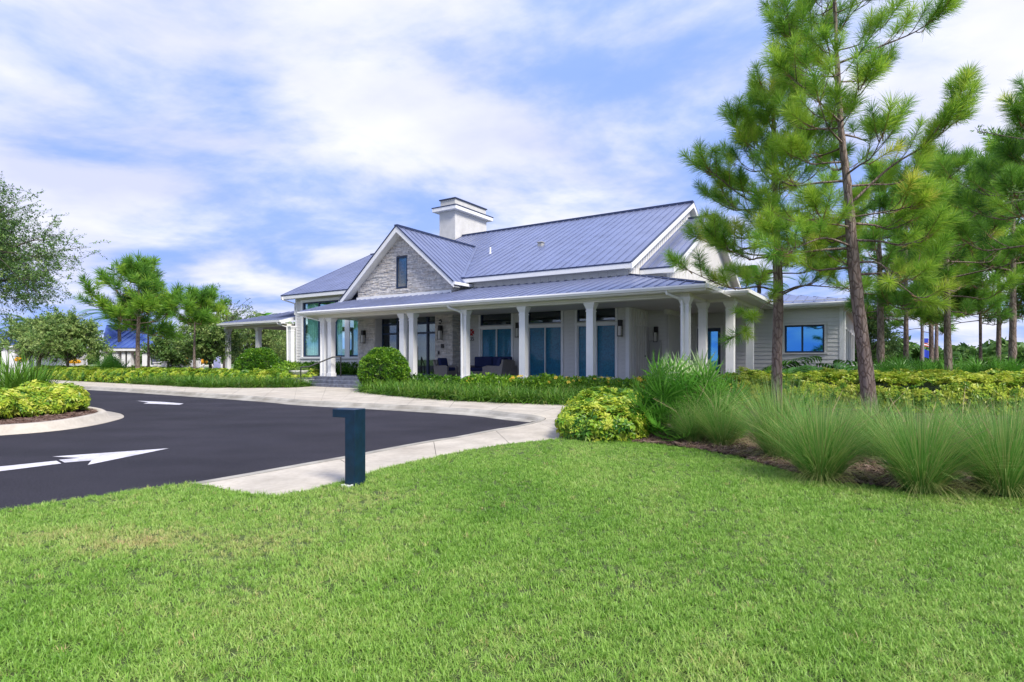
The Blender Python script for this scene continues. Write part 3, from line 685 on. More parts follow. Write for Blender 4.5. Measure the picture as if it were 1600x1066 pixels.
# second, lower gable at the right
E2, E2Z = 4.65, 5.36; R2Z = E2Z + MS * (RB - E2)
slope(lambda a, b: (a, b, E2Z + MS * (b - E2)), -3.30, -1.85, lambda a: E2, lambda a: RB)
MB().extrude([(-3.3, RB, R2Z - .02), (-3.3, 2 * RB - E2, E2Z - .02), (-3.3, 2 * RB - E2, E2Z - .1), (-3.3, RB, R2Z - .1)], (1.45, 0, 0)).build('back_roof', ROOF, house)
MB().box(-3.3, -1.83, RB - .12, RB + .12, R2Z - .04, R2Z + .06).build('ridge_cap', ROOFD, house)
eave_x(-3.30, -1.86, E2, E2Z); rake_x(-1.85, E2, E2Z, RB, R2Z, soff=.4); rake_x(-1.85, RB, R2Z, 2 * RB - E2, E2Z, soff=.4)
gable_end(-2.25, 5.1, RB, 2 * RB - 5.1, 3.4, E2Z + MS * .45, R2Z, .24)
MB().box(-3.3, -2.26, 5.1, 5.2, 4.3, 5.3).build('wall', SIDING, house)
lv = MB()
for k in range(5): lv.box(-3.0, -2.4, 5.06, 5.09, 4.72 + k * .07, 4.75 + k * .07)
lv.build('louvre_vent', BLACK, house)
# stone gable roof
GR, GL = 3.70, 4.25; GF = 1.95
slope(lambda b, t: (GA + t, b, GZ - GS * t), GF, 8.8, lambda b: 0, lambda b: GR, w=.40)
slope(lambda b, t: (GA - t, b, GZ - GS * t), GF, 8.8, lambda b: 0, lambda b: GL, w=.40)
MB().box(GA - .11, GA + .11, GF - .02, 8.6, GZ - .06, GZ + .05).build('ridge_cap', ROOFD, house)
for sg, W_ in ((1, GR), (-1, GL)):
    P = lambda t, dz, y: (GA + sg * t, y, GZ - GS * t + dz)
    MB().extrude([P(0, -.03, GF), P(W_, -.03, GF), P(W_, -.27, GF), P(0, -.27 - .06, GF)], (0, .04, 0)).build('rake_board', TRIM, house)
    MB().extrude([P(-.0, .03, GF - .03), P(W_, .03, GF - .03), P(W_, -.03, GF - .03), P(0, -.03, GF - .03)], (0, .09, 0)).build('rake_edge', ROOFD, house)
    MB().extrude([P(.0, -.27, GF + .04), P(W_, -.22, GF + .04), P(W_, -.25, GF + .04), P(0, -.31, GF + .04)], (0, SB - GF - .01, 0)).build('rake_soffit', BEAM, house)
    x = GA + sg * W_; z = GZ - GS * W_
    MB().box(min(x, x + sg * .09), max(x, x + sg * .09), GF, 3.4, z - .14, z - .01).build('gutter', TRIM, house)
# valley flashing strips
vz = lambda b: (MEZ + MS * (b - ME))
MB().extrude([(GA + (GZ - vz(b)) / GS, b, vz(b) + .05) for b in (3.0, 8.66)] + [(GA + (GZ - vz(b)) / GS + .2, b, vz(b) + .03) for b in (8.66, 3.0)], (0, 0, .012)).build('valley_flashing', ROOF, house)
# porch roof, right hip
PE, PZ, PS = -.6, 3.86, .268
slope(lambda a, b: (a, b, PZ + PS * (b - PE)), -19.4, .77, lambda a: PE, lambda a: max(PE, min(B0, PE + (.77 - a))))
MB().extrude([(-19.4, -.6, 3.83), (-19.4, B0, 4.9), (-19.4, B0, 4.72), (-19.4, -.6, 3.66)], (.04, 0, 0)).build('rake_board', TRIM, house)
hp = [(.77, PE, PZ), (.77 - 4.05, B0, PZ + PS * 4.05)]
MB().sweep([(hp[0][0], hp[0][1], hp[0][2] + .02), (hp[1][0], hp[1][1], hp[1][2] + .02)], .05, 6).build('hip_cap', ROOFD, house)
slope(lambda b, t: (.77 - t, b, PZ + PS * t), PE, 5.7, lambda b: max(0, 0), lambda b: min(4.05, b - PE), w=.41)
def gutter_x(a0, a1, b, z):
    mb = MB(); pr = [(0, 0), (-.11, 0), (-.13, -.05), (-.10, -.13), (0, -.14)]
    mb.extrude([(a0, b + p, z + q) for p, q in pr], (a1 - a0, 0, 0)); mb.build('gutter', TRIM, house)
gutter_x(-19.42, .82, PE, PZ - .02)
MB().box(-19.38, .77, PE, PE + .03, PZ - .20, PZ - .03).build('fascia', TRIM, house)
MB().box(.77, .80, PE, 1.6, PZ - .20, PZ - .0).build('fascia', TRIM, house); MB().box(.80, .90, PE, 1.6, PZ - .15, PZ - .02).build('gutter', TRIM, house)
MB().box(-19.36, .76, PE + .03, 1.9, PZ - .225, PZ - .20).build('soffit', BEAM, house)
MB().box(-19.3, .16, -.16, .16, 3.56, 3.634).build('porch_beam', BEAM, house); MB().box(-19.3, .18, -.19, .19, 3.50, 3.56).build('porch_beam', BEAM, house)
MB().box(-19.3, .18, -.22, -.16, 3.564, PZ - .226).build('beam_face', BEAM, house)
MB().box(-.16, .16, .165, 2.4, 3.50, 3.63).build('porch_beam', BEAM, house)
MB().box(-19.3, -3.3, .2, B0 - .02, 3.60, 3.63).build('porch_ceiling', CEIL, house); MB().box(-3.3, 1.1, .2, 8.4, 3.60, 3.63).build('porch_ceiling', CEIL, house)
# right return of the porch
MB().box(.17, 1.12, 2.07, 2.39, 3.50, 3.63).build('porch_beam', BEAM, house); MB().box(.80, 1.12, 2.4, 8.4, 3.50, 3.63).build('porch_beam', BEAM, house)
MB().box(.8, 1.62, 1.6, 1.63, PZ - .2, PZ - .02).build('fascia', TRIM, house); gutter_x(.9, 1.7, 1.6, PZ - .02)
MB().box(1.60, 1.63, 1.63, 8.0, PZ - .2, PZ - .02).build('fascia', TRIM, house); MB().box(1.63, 1.73, 1.5, 7.9, PZ - .15, PZ - .02).build('gutter', TRIM, house)
MB().box(.2, 1.6, 1.63, 8.0, PZ - .225, PZ - .2).build('soffit', BEAM, house)
slope(lambda a, b: (a, b, PZ + .2 * (b - 1.6)), .78, 1.62, lambda a: 1.6, lambda a: 1.6 + max(0, 1.62 - a) + .03, w=.41)
slope(lambda b, t: (1.62 - t, b, PZ + .2 * t), 1.6, 8.0, lambda b: 0, lambda b: min(3.8, b - 1.6 + .02), w=.41)
# columns
colm = MB().box(-.135, .135, -.135, .135, .16, 2.72).mesh('column', TRIM)
capm = MB().hexa([(-.14, -.14, 2.70), (.14, -.14, 2.70), (.14, .14, 2.70), (-.14, .14, 2.70), (-.2, -.2, 2.86), (.2, -.2, 2.86), (.2, .2, 2.86), (-.2, .2, 2.86)]).box(-.205, .205, -.205, .205, 2.86, 2.925).box(-.152, .152, -.152, .152, 2.60, 2.64).mesh('capital', TRIM)
basm = MB().box(-.165, .165, -.165, .165, 0, .17).mesh('base', TRIM)
def column(a, b, z=FL):
    o = link(colm, 'column', house); o.location = (a, b, z)
    link(capm, 'capital', o); link(basm, 'base', o)
for a in (-18.22, -17.69, -12.78, -12.2, -9.23, -6.35, -3.45, 0): column(a, 0)
column(0, 2.23); column(.96, 2.23); column(.96, 5.9)
def downspout(a, b, z1, ztop, da=.13, parent=None):
    MB().sweep([(a - .62, PE - .02, ztop), (a - .62, PE - .0, ztop - .12), (a - .26, b - .20, ztop - .30), (a - .22, b - .20, ztop - .42), (a - .22 + .0, b - .20, z1)], .05, 8).build('downspout', TRIM, house)
for a in (-9.23 + .17, .0 + .17): downspout(a, 0, FL, 3.72)
MB().sweep([(-19.1, PE, 3.72), (-19.1, PE + .02, 3.6), (-18.3, -.16, 3.36), (-18.3, -.16, FL)], .045, 8).build('downspout', TRIM, house)
# recess at the right end of the porch
mw2 = MB().box(-3.52, -3.33, B0 + .2, 5.7, .1, 3.62).build('wall', WALLM, house)
planks_side = MB()
dr = empty('service_door'); dr.parent = house
MB().box(-3.328, -3.30, 4.12, 5.44, FL, 2.88).build('door_leaf', WALLM, dr)
MB().box(-3.30, -3.27, 4.09, 4.14, FL, 2.92).box(-3.30, -3.27, 5.42, 5.47, FL, 2.92).box(-3.30, -3.27, 4.14, 5.42, 2.87, 2.92).build('door_frame', SIDING, dr)
MB().lathe([(.0, 0), (.035, 0), (.035, .05), (0, .05)], 10).build('door_knob', BLACK, dr).location = (-3.27, 5.28, 1.55)
MB().box(-3.27, -3.262, 4.72, 4.80, 2.05, 2.15).build('door_plate', STONE[1], dr)
w3 = MB().box(-3.33, -2.36, 5.71, 5.9, .1, 3.62).build('wall', WALLM, house); planks(w3, -3.28, -2.42, 5.71, FL, 3.6)
MB().box(-2.44, -2.34, 5.66, 5.75, .1, 3.62).build('corner_board', WALLM, house)
MB().box(-2.5, -2.36, 5.9, 8.5, .1, 3.62).build('wall', WALLM, house)
ep = empty('electric_panel'); ep.parent = house
MB().box(-3.19, -2.66, 5.53, 5.67, 1.36, 2.27).build('panel_box', GALV, ep, bevel=.012)
MB().box(-3.16, -2.69, 5.515, 5.53, 1.40, 2.23).build('panel_door', GALV, ep, bevel=.006)
MB().sweep([(-3.03, 5.50, 1.79), (-2.97, 5.495, 1.81), (-2.90, 5.50, 1.78)], .016, 6).build('panel_latch', BLACK, ep)
for x in (-2.95, -2.82): MB().sweep([(x, 5.62, FL), (x, 5.62, 1.37)], .024, 8).build('conduit', GALV, ep)
# right wing
WB, WA = 8.5, 4.13
wd0, wd1 = -1.85, -.78
ww = wall_x(-2.4, WA, WB, .1, 4.0, [(wd0, wd1, FL, 2.92), (1.93, 3.47, 1.72, 2.92)])
planks(ww, -2.3, wd0 - .1, WB, .2, 3.6); planks(ww, wd1 + .1, 1.82, WB, .2, 3.7); planks(ww, 3.58, WA - .1, WB, .2, 3.7); planks(ww, 1.82, 3.58, WB, .2, 1.62); planks(ww, 1.82, 3.58, WB, 3.03, 3.7)
trimbox(1.93, 3.47, 1.72, 2.92, WB, w=.09, m=SIDING)
window(1.93, 3.47, 1.72, 2.92, WB, mull=(2.62,), g=GLASSB, fr=.07)
curtain(2.75, 3.35, WB + .3, 1.5, 2.5)
gd = empty('glazed_door'); gd.parent = house
MB().box(wd0, wd0 + .14, WB + .02, WB + .08, FL, 2.9).box(wd1 - .14, wd1, WB + .02, WB + .08, FL, 2.9).box(wd0 + .14, wd1 - .14, WB + .02, WB + .08, FL, FL + .3).box(wd0 + .14, wd1 - .14, WB + .02, WB + .08, 2.74, 2.9).build('door_frame', NAVY, gd)
MB().box(wd0 + .14, wd1 - .14, WB + .05, WB + .058, FL + .3, 2.74).build('pane', GLASSB, gd)
trimbox(wd0, wd1, FL, 2.92, WB, w=.09, sill=False, m=SIDING)
MB().box(WA - .1, WA + .05, WB - .05, WB + .1, .1, 3.72).build('corner_board', TRIM, house)
ws = [(10.0 + k * 2.3, 11.9 + k * 2.3) for k in range(5)]
mb = MB().box(WA - .2, WA, WB + .2, 23, .1, 1.16).box(WA - .2, WA, WB + .2, 23, 2.9, 4.0)
pv = WB + .2
for y0, y1 in ws + [(23, 23)]: mb.box(WA - .2, WA, pv, y0, 1.16, 2.9); pv = y1
mb.build('wall', SIDING, house)
for y0, y1 in ws:
    w = empty('window'); w.parent = house
    MB().box(WA - .05, WA + .05, y0, y0 + .12, 1.16, 2.9).box(WA - .05, WA + .05, y1 - .12, y1, 1.16, 2.9).box(WA - .05, WA + .05, y0 + .12, y1 - .12, 2.8, 2.9).box(WA - .05, WA + .06, y0 + .12, y1 - .12, 1.16, 1.24).build('frame', TRIM, w)
    MB().box(WA - .03, WA - .02, y0 + .12, y1 - .12, 1.24, 2.8).build('pane', GLASSD, w)
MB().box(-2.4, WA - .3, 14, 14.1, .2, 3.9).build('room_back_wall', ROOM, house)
gutter_x(1.72, 4.75, 8.0, PZ - .02); MB().box(1.72, 4.7, 8.0, 8.03, PZ - .2, PZ - .02).build('fascia', TRIM, house); MB().box(1.62, 4.68, 8.03, 8.5, PZ - .225, PZ - .2).build('soffit', BEAM, house)
MB().box(4.68, 4.71, 8.0, 23.5, PZ - .2, PZ - .02).build('fascia', TRIM, house); MB().box(WA, 4.68, 8.5, 23.5, PZ - .225, PZ - .2).build('soffit', BEAM, house)
MB().sweep([(4.66, 8.05, 3.72), (4.66, 8.1, 3.62), (4.22, 8.5, 3.42), (4.20, 8.55, .3)], .045, 8).build('downspout', TRIM, house)
slope(lambda a, b: (a, b, PZ + .22 * (b - 8.0)), -2.2, 4.72, lambda a: 8.0, lambda a: min(12.2, 8.0 + max(0, 4.72 - a)))
slope(lambda b, t: (4.72 - t, b, PZ + .22 * t), 8.0, 23.5, lambda b: 0, lambda b: min(4.2, b - 8.0), w=.6)
# left side porch
lp = lambda a, b: (a, b, 3.86 + .27 * (b - 2.6))
slope(lp, -32.4, -25.5, lambda a: 2.6, lambda a: min(9.0, 2.6 + a + 32.4))
MB().box(-32.4, -25.5, 2.5, 2.6, 3.72, 3.85).build('gutter', TRIM, house); MB().box(-32.2, -25.5, 2.6, 9, 3.62, 3.65).build('porch_ceiling', CEIL, house)
MB().box(-32.4, -25.5, 3.04, 3.36, 3.50, 3.615).build('porch_beam', BEAM, house); MB().box(-32.4, -25.5, 2.6, 2.63, 3.66, 3.84).build('fascia', TRIM, house)
MB().box(-32.43, -32.4, 2.6, 9, 3.66, 3.84).build('fascia', TRIM, house); MB().box(-32.2, -25.3, 8.9, 9.2, 3.46, 3.62).build('porch_beam', BEAM, house)
MB().extrude([(-25.5, 2.6, 3.84), (-25.5, 6.5, 4.9), (-25.5, 6.5, 4.68), (-25.5, 2.6, 3.62)], (.04, 0, 0)).build('rake_board', TRIM, house)
MB().box(-32.4, -25.3, 2.9, 9.3, .1, FL).build('porch_floor', SLATE, house)
for a in (-32.2, -28.7, -25.3): column(a, 3.2)
for a in (-32.0, -30.0, -28.0, -26.2): column(a, 9.05)
MB().sweep([(-25.75, 2.52, 3.72), (-25.75, 2.55, 3.62), (-25.45, 3.0, 3.42), (-25.42, 3.02, FL)], .045, 8).build('downspout', TRIM, house)
MB().sweep([(-25.9, 2.95, 5.3), (-25.9, 3.0, 5.15), (-25.2, 3.38, 4.9), (-25.2, 3.38, 4.2)], .045, 8).build('downspout', TRIM, house)
# chimney
CB, CA0, CA1, CD = 11.4, -20.25, -18.87, 3.7
ch = empty('chimney'); ch.parent = house
MB().box(CA0, CA1, CB, CB + CD, 8.0, 11.62).build('chimney_shaft', STUC, ch)
MB().box(CA0 - .42, CA1 + .3, CB - .3, CB + CD + .42, 11.62, 11.88).build('chimney_cornice', TRIM, ch, bevel=.02)
MB().box(CA0 - .45, CA1 + .33, CB - .33, CB + CD + .45, 11.881, 11.93).build('cornice_flashing', ROOFD, ch)
MB().box(CA0 + .06, CA1 - .02, CB + .04, CB + CD - .05, 11.931, 12.42).build('chimney_crown', STUC, ch)
MB().box(CA0 - .02, CA1 + .06, CB - .04, CB + CD + .03, 12.421, 12.49).build('chimney_cap', ROOFD, ch)
# roof vents
MB().lathe([(.09, -.1), (.09, .02), (.05, .04), (.05, .35), (0, .36)], 12).build('vent_pipe', TRIM, house).location = (-12.77, 6.87, 7.32)
v = MB().box(-.13, .13, -.13, .15, -.1, .12).box(-.17, .17, -.17, .19, .12, .17).build('roof_vent', GALV, house, bevel=.02); v.location = (-9.7, 7.17, 7.50)
# wall lanterns
def lantern(a, b, z):
    o = empty('wall_lantern'); o.parent = house; o.location = (a, b, z)
    MB().box(-.07, .07, -.03, 0, -.02, .36).build('back_plate', BRONZE, o)
    MB().box(-.075, .075, -.2, -.031, .1, .36).build('hood', BRONZE, o, bevel=.008)
    mb = MB()
    for x in (-.085, .07):
        for y in (-.22, -.06): mb.box(x, x + .015, y, y + .015, -.30, .10)
    mb.box(-.09, .09, -.225, -.04, -.33, -.30).build('cage', BRONZE, o)
    MB().box(-.066, .066, -.2, -.065, -.295, .098).build('glass', LGLASS, o)
for p in ((-3.66, B0 - .03, 2.72), (-8.72, B0 - .03, 2.78), (-17.85, SB - .05, 2.62), (-12.50, SB - .05, 2.72), (-2.89, 5.68, 2.52)): lantern(*p)
# small plates on the stone and the writing on the wall
MB().box(-12.52, -12.36, SB - .09, SB - .05, 1.98, 2.18).build('intercom', BLACK, house); MB().box(-12.72, -12.64, SB - .09, SB - .05, 1.68, 1.84).build('switch_plate', BLACK, house)
MB().sweep([(-12.62, SB - .09, 3.33), (-12.52, SB - .10, 3.36), (-12.46, SB - .10, 3.27), (-12.52, SB - .10, 3.18), (-12.62, SB - .09, 3.2)], .035, 8).build('wall_hook', BLACK, house)
RED = mat('red_emblem', (.42, .02, .02), .6); WHT = mat('emblem_white', (.75, .75, .75), .6)
em = MB(); pp = []
for k in range(4):
    c, s_ = math.cos(k * math.pi / 2), math.sin(k * math.pi / 2)
    pp += [(x * c - z * s_, x * s_ + z * c) for x, z in ((.04, -.04), (.17, -.10), (.145, 0), (.17, .10))]
em.extrude([(x, 0, z) for x, z in pp], (0, .012, 0)).build('emblem', RED, house).location = (-11.47, B0 - .06, 2.76)
def text(s_, size, m, loc, name):
    cu = bpy.data.curves.new('t', 'FONT'); cu.body = s_; cu.size = size; cu.extrude = .006; cu.align_x = 'CENTER'; cu.align_y = 'CENTER'
    t = bpy.data.objects.new('t', cu); COL.objects.link(t); dg = bpy.context.evaluated_depsgraph_get()
    me = bpy.data.meshes.new_from_object(t.evaluated_get(dg)); bpy.data.objects.remove(t)
    me.materials.clear(); me.materials.append(m); o = link(me, name, house); o.rotation_euler = (R_(90), 0, 0); o.location = loc; return o
text('R', .13, WHT, (-11.47, B0 - .072, 2.76), 'emblem_letter'); text('35', .27, BLACK, (-11.44, B0 - .05, 2.43), 'house_number')
# hand rail
hr = empty('handrail', hw(-18.1, -1.5, .12), HR, label='black metal handrail beside the porch steps', cat='handrail')
MB().sweep([(0, 0, 0), (0, 0, .92), (0.02, .02, .94)], .03, 8).sweep([(0, 0, .93), (.25, .28, .95), (.85, 1.2, 1.42), (1.1, 1.5, 1.44)], .034, 8).sweep([(1.1, 1.5, 1.44), (1.1, 1.5, .46)], .03, 8).build('rail', BLACK, hr)

# ------------------------------------------------------------------ porch furniture, post, far pavilion
def armchair(name, a0, a1, b0, b1, face, label):
    """wicker chair with side panel to the front; face=+1 looks along +x of the house"""
    t = empty(name, hw((a0 + a1) / 2, (b0 + b1) / 2, FL), HR, label=label, cat='armchair', group='wicker armchairs on the porch')
    w = (a1 - a0) / 2; dpt = (b1 - b0) / 2; s_ = face
    for y0, y1 in ((-dpt, -dpt + .12), (dpt - .12, dpt)):
        mb = MB().extrude([(-s_ * w * .75, y0, .04), (s_ * w, y0, .04), (s_ * w, y0, .52), (s_ * w * .6, y0, .58), (-s_ * w * .6, y0, .56), (-s_ * w, y0, .84)], (0, y1 - y0, 0)); mb.build('arm', WICK, t)
    MB().extrude([(-s_ * w * .75, -dpt + .121, .2), (-s_ * w * .45, -dpt + .121, .2), (-s_ * w * .7, -dpt + .121, .84), (-s_ * w, -dpt + .121, .84)], (0, 2 * dpt - .242, 0)).build('backrest', WICK, t)
    MB().box(-w * .45, w * .95, -dpt + .122, dpt - .122, .12, .32).build('seat', WICK, t)
    MB().box(-w * .5 if s_ > 0 else -w * .9, w * .9 if s_ > 0 else w * .5, -dpt + .125, dpt - .125, .322, .48).build('seat_cushion', NAVYC, t, bevel=.04)
    MB().extrude([(-s_ * w * .42, -dpt + .13, .485), (-s_ * w * .05, -dpt + .13, .485), (-s_ * w * .3, -dpt + .13, .92), (-s_ * w * .66, -dpt + .13, .92)], (0, 2 * dpt - .26, 0)).build('back_cushion', NAVYC, t, bevel=.04)
    for x in (-.6, .8):
        for y in (-.85, .85): MB().box(s_ * w * x - .03, s_ * w * x + .03, dpt * y - .03, dpt * y + .03, 0, .05).build('leg', BLACK, t)
armchair('armchair', -11.85, -11.02, .95, 1.75, 1, 'wicker armchair with navy cushions in front of the stone pillar')
armchair('armchair', -9.15, -8.05, 1.1, 1.95, -1, 'wicker armchair turned with its dark back towards the second plain porch column')
t = empty('sofa', hw(-9.85, 2.75, FL), HR, label='wicker porch sofa with navy cushions below the blue shaded window', cat='sofa')
MB().box(-1.05, 1.05, -.40, .40, .06, .30).build('seat', WICK, t); MB().box(-1.05, 1.05, .30, .44, .301, .78).build('backrest', WICK, t)
for x in (-1.18, 1.06): MB().box(x, x + .12, -.42, .44, .04, .56).build('arm', WICK, t)
for k in range(2):
    MB().box(-1.03 + k * 1.04, -.01 + k * 1.04, -.42, .12, .305, .47).build('seat_cushion', NAVYC, t, bevel=.05)
    MB().box(-1.03 + k * 1.04, -.01 + k * 1.04, .08, .29, .475, .98).build('back_cushion', NAVYC, t, bevel=.05)
for x in (-1.1, 1.1):
    for y in (-.36, .38): MB().box(x - .03, x + .03, y - .03, y + .03, 0, .05).build('leg', BLACK, t)
# number post in the lawn
BP = at(550, 757, z=.03)
bo = empty('number_post', (BP.x, BP.y, .03), R_(-21), label='navy metal post shaped like the figure one at the lawn edge', cat='post')
MB().extrude([(-.03, -.09, 0), (.105, -.09, 0), (.105, -.09, .855), (-.2, -.09, .855), (-.2, -.09, .76), (-.03, -.09, .76)], (0, .2, 0)).build('post_body', BOLL, bo, bevel=.006)
mb = MB()
for k in range(9): x, y = random.uniform(-.05, .1), -.12 - random.random() * .03; mb.box(x, x + .02, y, y + .02, .0, .015 + random.random() * .015)
mb.build('pebbles', WHT, bo, kind='stuff')

def umbrella(px, py0, py1, Y, label):
    p = at(px, 561, Y=Y); zt = at(px, py0, Y=Y).z; zb = at(px, py1, Y=Y).z
    t = empty('umbrella', (p.x, p.y, .1), 0, label=label, cat='umbrella', group='closed yellow umbrellas by the pavilion')
    MB().sweep([(0, 0, 0), (0, 0, zt - .05)], .03, 8).build('pole', TRIM, t)
    n = 16; mb = MB(); prof = [(.03, zt - .1), (.10, zt - .3), (.26, zt - (zt - zb) * .55), (.34, zb + .15), (.28, zb)]
    vs = [(r_ * (1 + .28 * (j % 2)) * math.cos(6.283 * j / n), r_ * (1 + .28 * (j % 2)) * math.sin(6.283 * j / n), z) for r_, z in prof for j in range(n)]
    mb.add(vs, [(i * n + j, i * n + (j + 1) % n, (i + 1) * n + (j + 1) % n, (i + 1) * n + j) for i in range(len(prof) - 1) for j in range(n)]).build('canopy', YEL, t)
umbrella(33, 553, 567, 44, 'closed yellow umbrella nearest the left edge of the picture')
umbrella(117, 558, 570, 46, 'closed yellow umbrella between the dark oak and the blue pavilion')
umbrella(289, 555, 571, 47, 'taller closed yellow umbrella just left of the slim pine trunk')
umbrella(316, 560, 570, 49, 'closed yellow umbrella right of the slim pine trunk')
def pavilion(name, x0, x1, ye, yr, xr0, xr1, Y, label, cols, rid=None):
    """open shelter facing the viewer: hipped blue roof on white columns"""
    a = at(x0, ye, Y=Y); b = at(x1, ye, Y=Y); w = b.x - a.x; ze = a.z; zr = at(xr0, yr, Y=Y + 4).z; dp = 7.
    t = empty(name, (a.x, Y, .1), 0, label=label, cat='pavilion')
    ze -= .1; zr -= .1; r0 = at(xr0, yr, Y=Y + 4).x - a.x; r1 = at(xr1, yr, Y=Y + 4).x - a.x
    rf = empty('roof'); rf.parent = t
    n = max(4, int(w / .5))
    for i in range(n):
        s0, s1 = w * i / n, w * (i + 1) / n
        def top(s_):
            if s_ < r0: k = s_ / max(r0, 1e-3)
            elif s_ > r1: k = (w - s_) / max(w - r1, 1e-3)
            else: k = 1
            return k
        P = [Vector((s0, 0, ze)), Vector((s1, 0, ze)), Vector((s1, 4 * top(s1), ze + (zr - ze) * top(s1))), Vector((s0, 4 * top(s0), ze + (zr - ze) * top(s0)))]
        mb = MB().hexa([p - Vector((0, 0, .05)) for p in P] + P)
        mb.hexa([P[0], P[0] + Vector((.05, 0, 0)), P[3] + Vector((.05, 0, 0)), P[3], P[0] + Vector((0, -.02, .06)), P[0] + Vector((.05, -.02, .06)), P[3] + Vector((.05, -.02, .06)), P[3] + Vector((0, -.02, .06))])
        mb.build('roof_panel', BLUEROOF, rf)
    MB().add([(0, 0, ze), (r0, 4, zr), (r1, 4, zr), (w, 0, ze), (w, 8, ze), (0, 8, ze)], [(0, 1, 5), (2, 3, 4), (1, 2, 4, 5)]).build('back_roof', BLUEROOF, t)
    MB().box(0, w, .05, .1, ze - .28, ze - .03).box(0, .05, .1, 7.9, ze - .28, ze - .03).box(w - .05, w, .1, 7.9, ze - .28, ze - .03).build('fascia', TRIM, t)
    MB().box(.06, w - .06, .11, 7.9, ze - .2, ze - .15).build('ceiling', CEIL, t)
    for c in cols:
        x = at(c, ye, Y=Y + .5).x - a.x
        for y in (.5, 7.2): MB().box(x - .22, x + .22, y - .22, y + .22, 0, ze - .21).build('column', TRIM, t)
pavilion('pavilion', 158, 238, 543, 508, 166, 232, 46, 'open white shelter with a bright blue metal roof behind the left pines', (163, 183, 197, 203, 229))
pavilion('pavilion', -60, 40, 538, 517, -40, 27, 48, 'blue roofed white shelter at the far left edge of the picture', (-50, -20, 10, 22, 38))
def box_thing(name, px0, px1, py0, py1, Y, m, label, cat, dy=.4, group=None):
    a = at(px0, py1, Y=Y); b = at(px1, py0, Y=Y)
    t = empty(name, (a.x, Y, .1), 0, label=label, cat=cat, group=group); w = b.x - a.x; h = b.z - .1
    MB().box(0, w, 0, dy, 0, h - .08).build('shaft', m, t, bevel=.02); MB().box(-.05, w + .05, -.05, dy + .05, h - .08, h).build('cap', m, t, bevel=.01)
for k, (x0, x1, y0, lb) in enumerate(((240, 244, 566, 'first, leftmost white fence post behind the yellow shrub row'), (252, 256, 565, 'second white fence post from the blue pavilion'), (266, 271, 566, 'third white fence post from the blue pavilion'), (278, 283, 559, 'tall white post just left of the tallest yellow umbrella'), (294, 298, 560, 'white post just right of the tallest yellow umbrella'), (306, 310, 560, 'white post just right of the slim pine trunk'))):
    box_thing('fence_post', x0, x1, y0, 576, 45, TRIM, lb, 'post', group='white fence posts')
fr_ = empty('white_fence', (at(232, 561, Y=45.3).x, 45.3, .1), 0, label='low white rail fence between the blue pavilion and the side porch', cat='fence')
wl = at(345, 561, Y=45.3).x - at(232, 561, Y=45.3).x
for z in (.25, .75): MB().box(0, wl, 0, .06, z, z + .12).build('rail', TRIM, fr_)
for k in range(9): MB().box(wl * k / 8 - .06, wl * k / 8 + .06, .07, .19, 0, .95).build('post', TRIM, fr_)
gw_ = empty('garden_wall', (at(52, 561, Y=47).x, 47, .1), 0, label='long white garden wall under the dark round oak', cat='wall')
wl = at(130, 561, Y=47).x - at(52, 561, Y=47).x
MB().box(0, wl, 0, .3, 0, at(60, 560, Y=47).z - .2).build('wall_face', TRIM, gw_); MB().box(-.05, wl + .05, -.05, .35, at(60, 560, Y=47).z - .2, at(60, 560, Y=47).z - .1).build('coping', STUC, gw_)
gp = empty('garden_sign', (at(339, 561, Y=44).x, 44, .1), 0, label='pale lilac panel standing beside the side porch column', cat='panel')
MB().box(-.25, .25, 0, .05, .3, 1.55).build('board', mat('lilac_panel', (.42, .45, .75), .6), gp); MB().box(-.27, -.2, .06, .12, 0, 1.6).box(.2, .27, .06, .12, 0, 1.6).build('frame', TRIM, gp)
# flags
FP = at(1443, 561, Y=62)
fl = empty('flagpole', (FP.x, FP.y, .0), 0, label='flagpole with a striped flag above a blue flag behind the right hand pines', cat='flagpole')
MB().sweep([(0, 0, 0), (0, 0, 6.6)], .06, 8).lathe([(0, 6.58), (.12, 6.7), (0, 6.85)], 10).build('pole', GALV, fl)
def flag(z0, z1, w, m, name):
    n = 10; mb = MB()
    P = [(w * i / n, .12 * math.sin(i * .9) * i / n, -.35 * (i / n) ** 1.5) for i in range(n + 1)]
    mb.add([(p[0] + .07, p[1], z0 + p[2]) for p in P] + [(p[0] + .07, p[1], z1 + p[2]) for p in P], [(i, i + 1, n + 2 + i, n + 1 + i) for i in range(n)])
    return mb.build(name, m, fl, smooth=True)
flag(at(0, 558, Y=62).z, at(0, 546, Y=62).z, .78, mat('flag_blue', (.01, .04, .42), .7), 'flag')
stz0, stz1 = at(0, 541, Y=62).z, at(0, 529, Y=62).z
for k in range(7): flag(stz0 + (stz1 - stz0) * k / 7, stz0 + (stz1 - stz0) * (k + 1) / 7, 1.05, RED if k % 2 == 0 else WHT, 'flag_stripe')
MB().box(.07, .5, -.03, .02, stz0 + (stz1 - stz0) * .45, stz1 + .01).build('flag_canton', MATS['flag_blue'], fl)

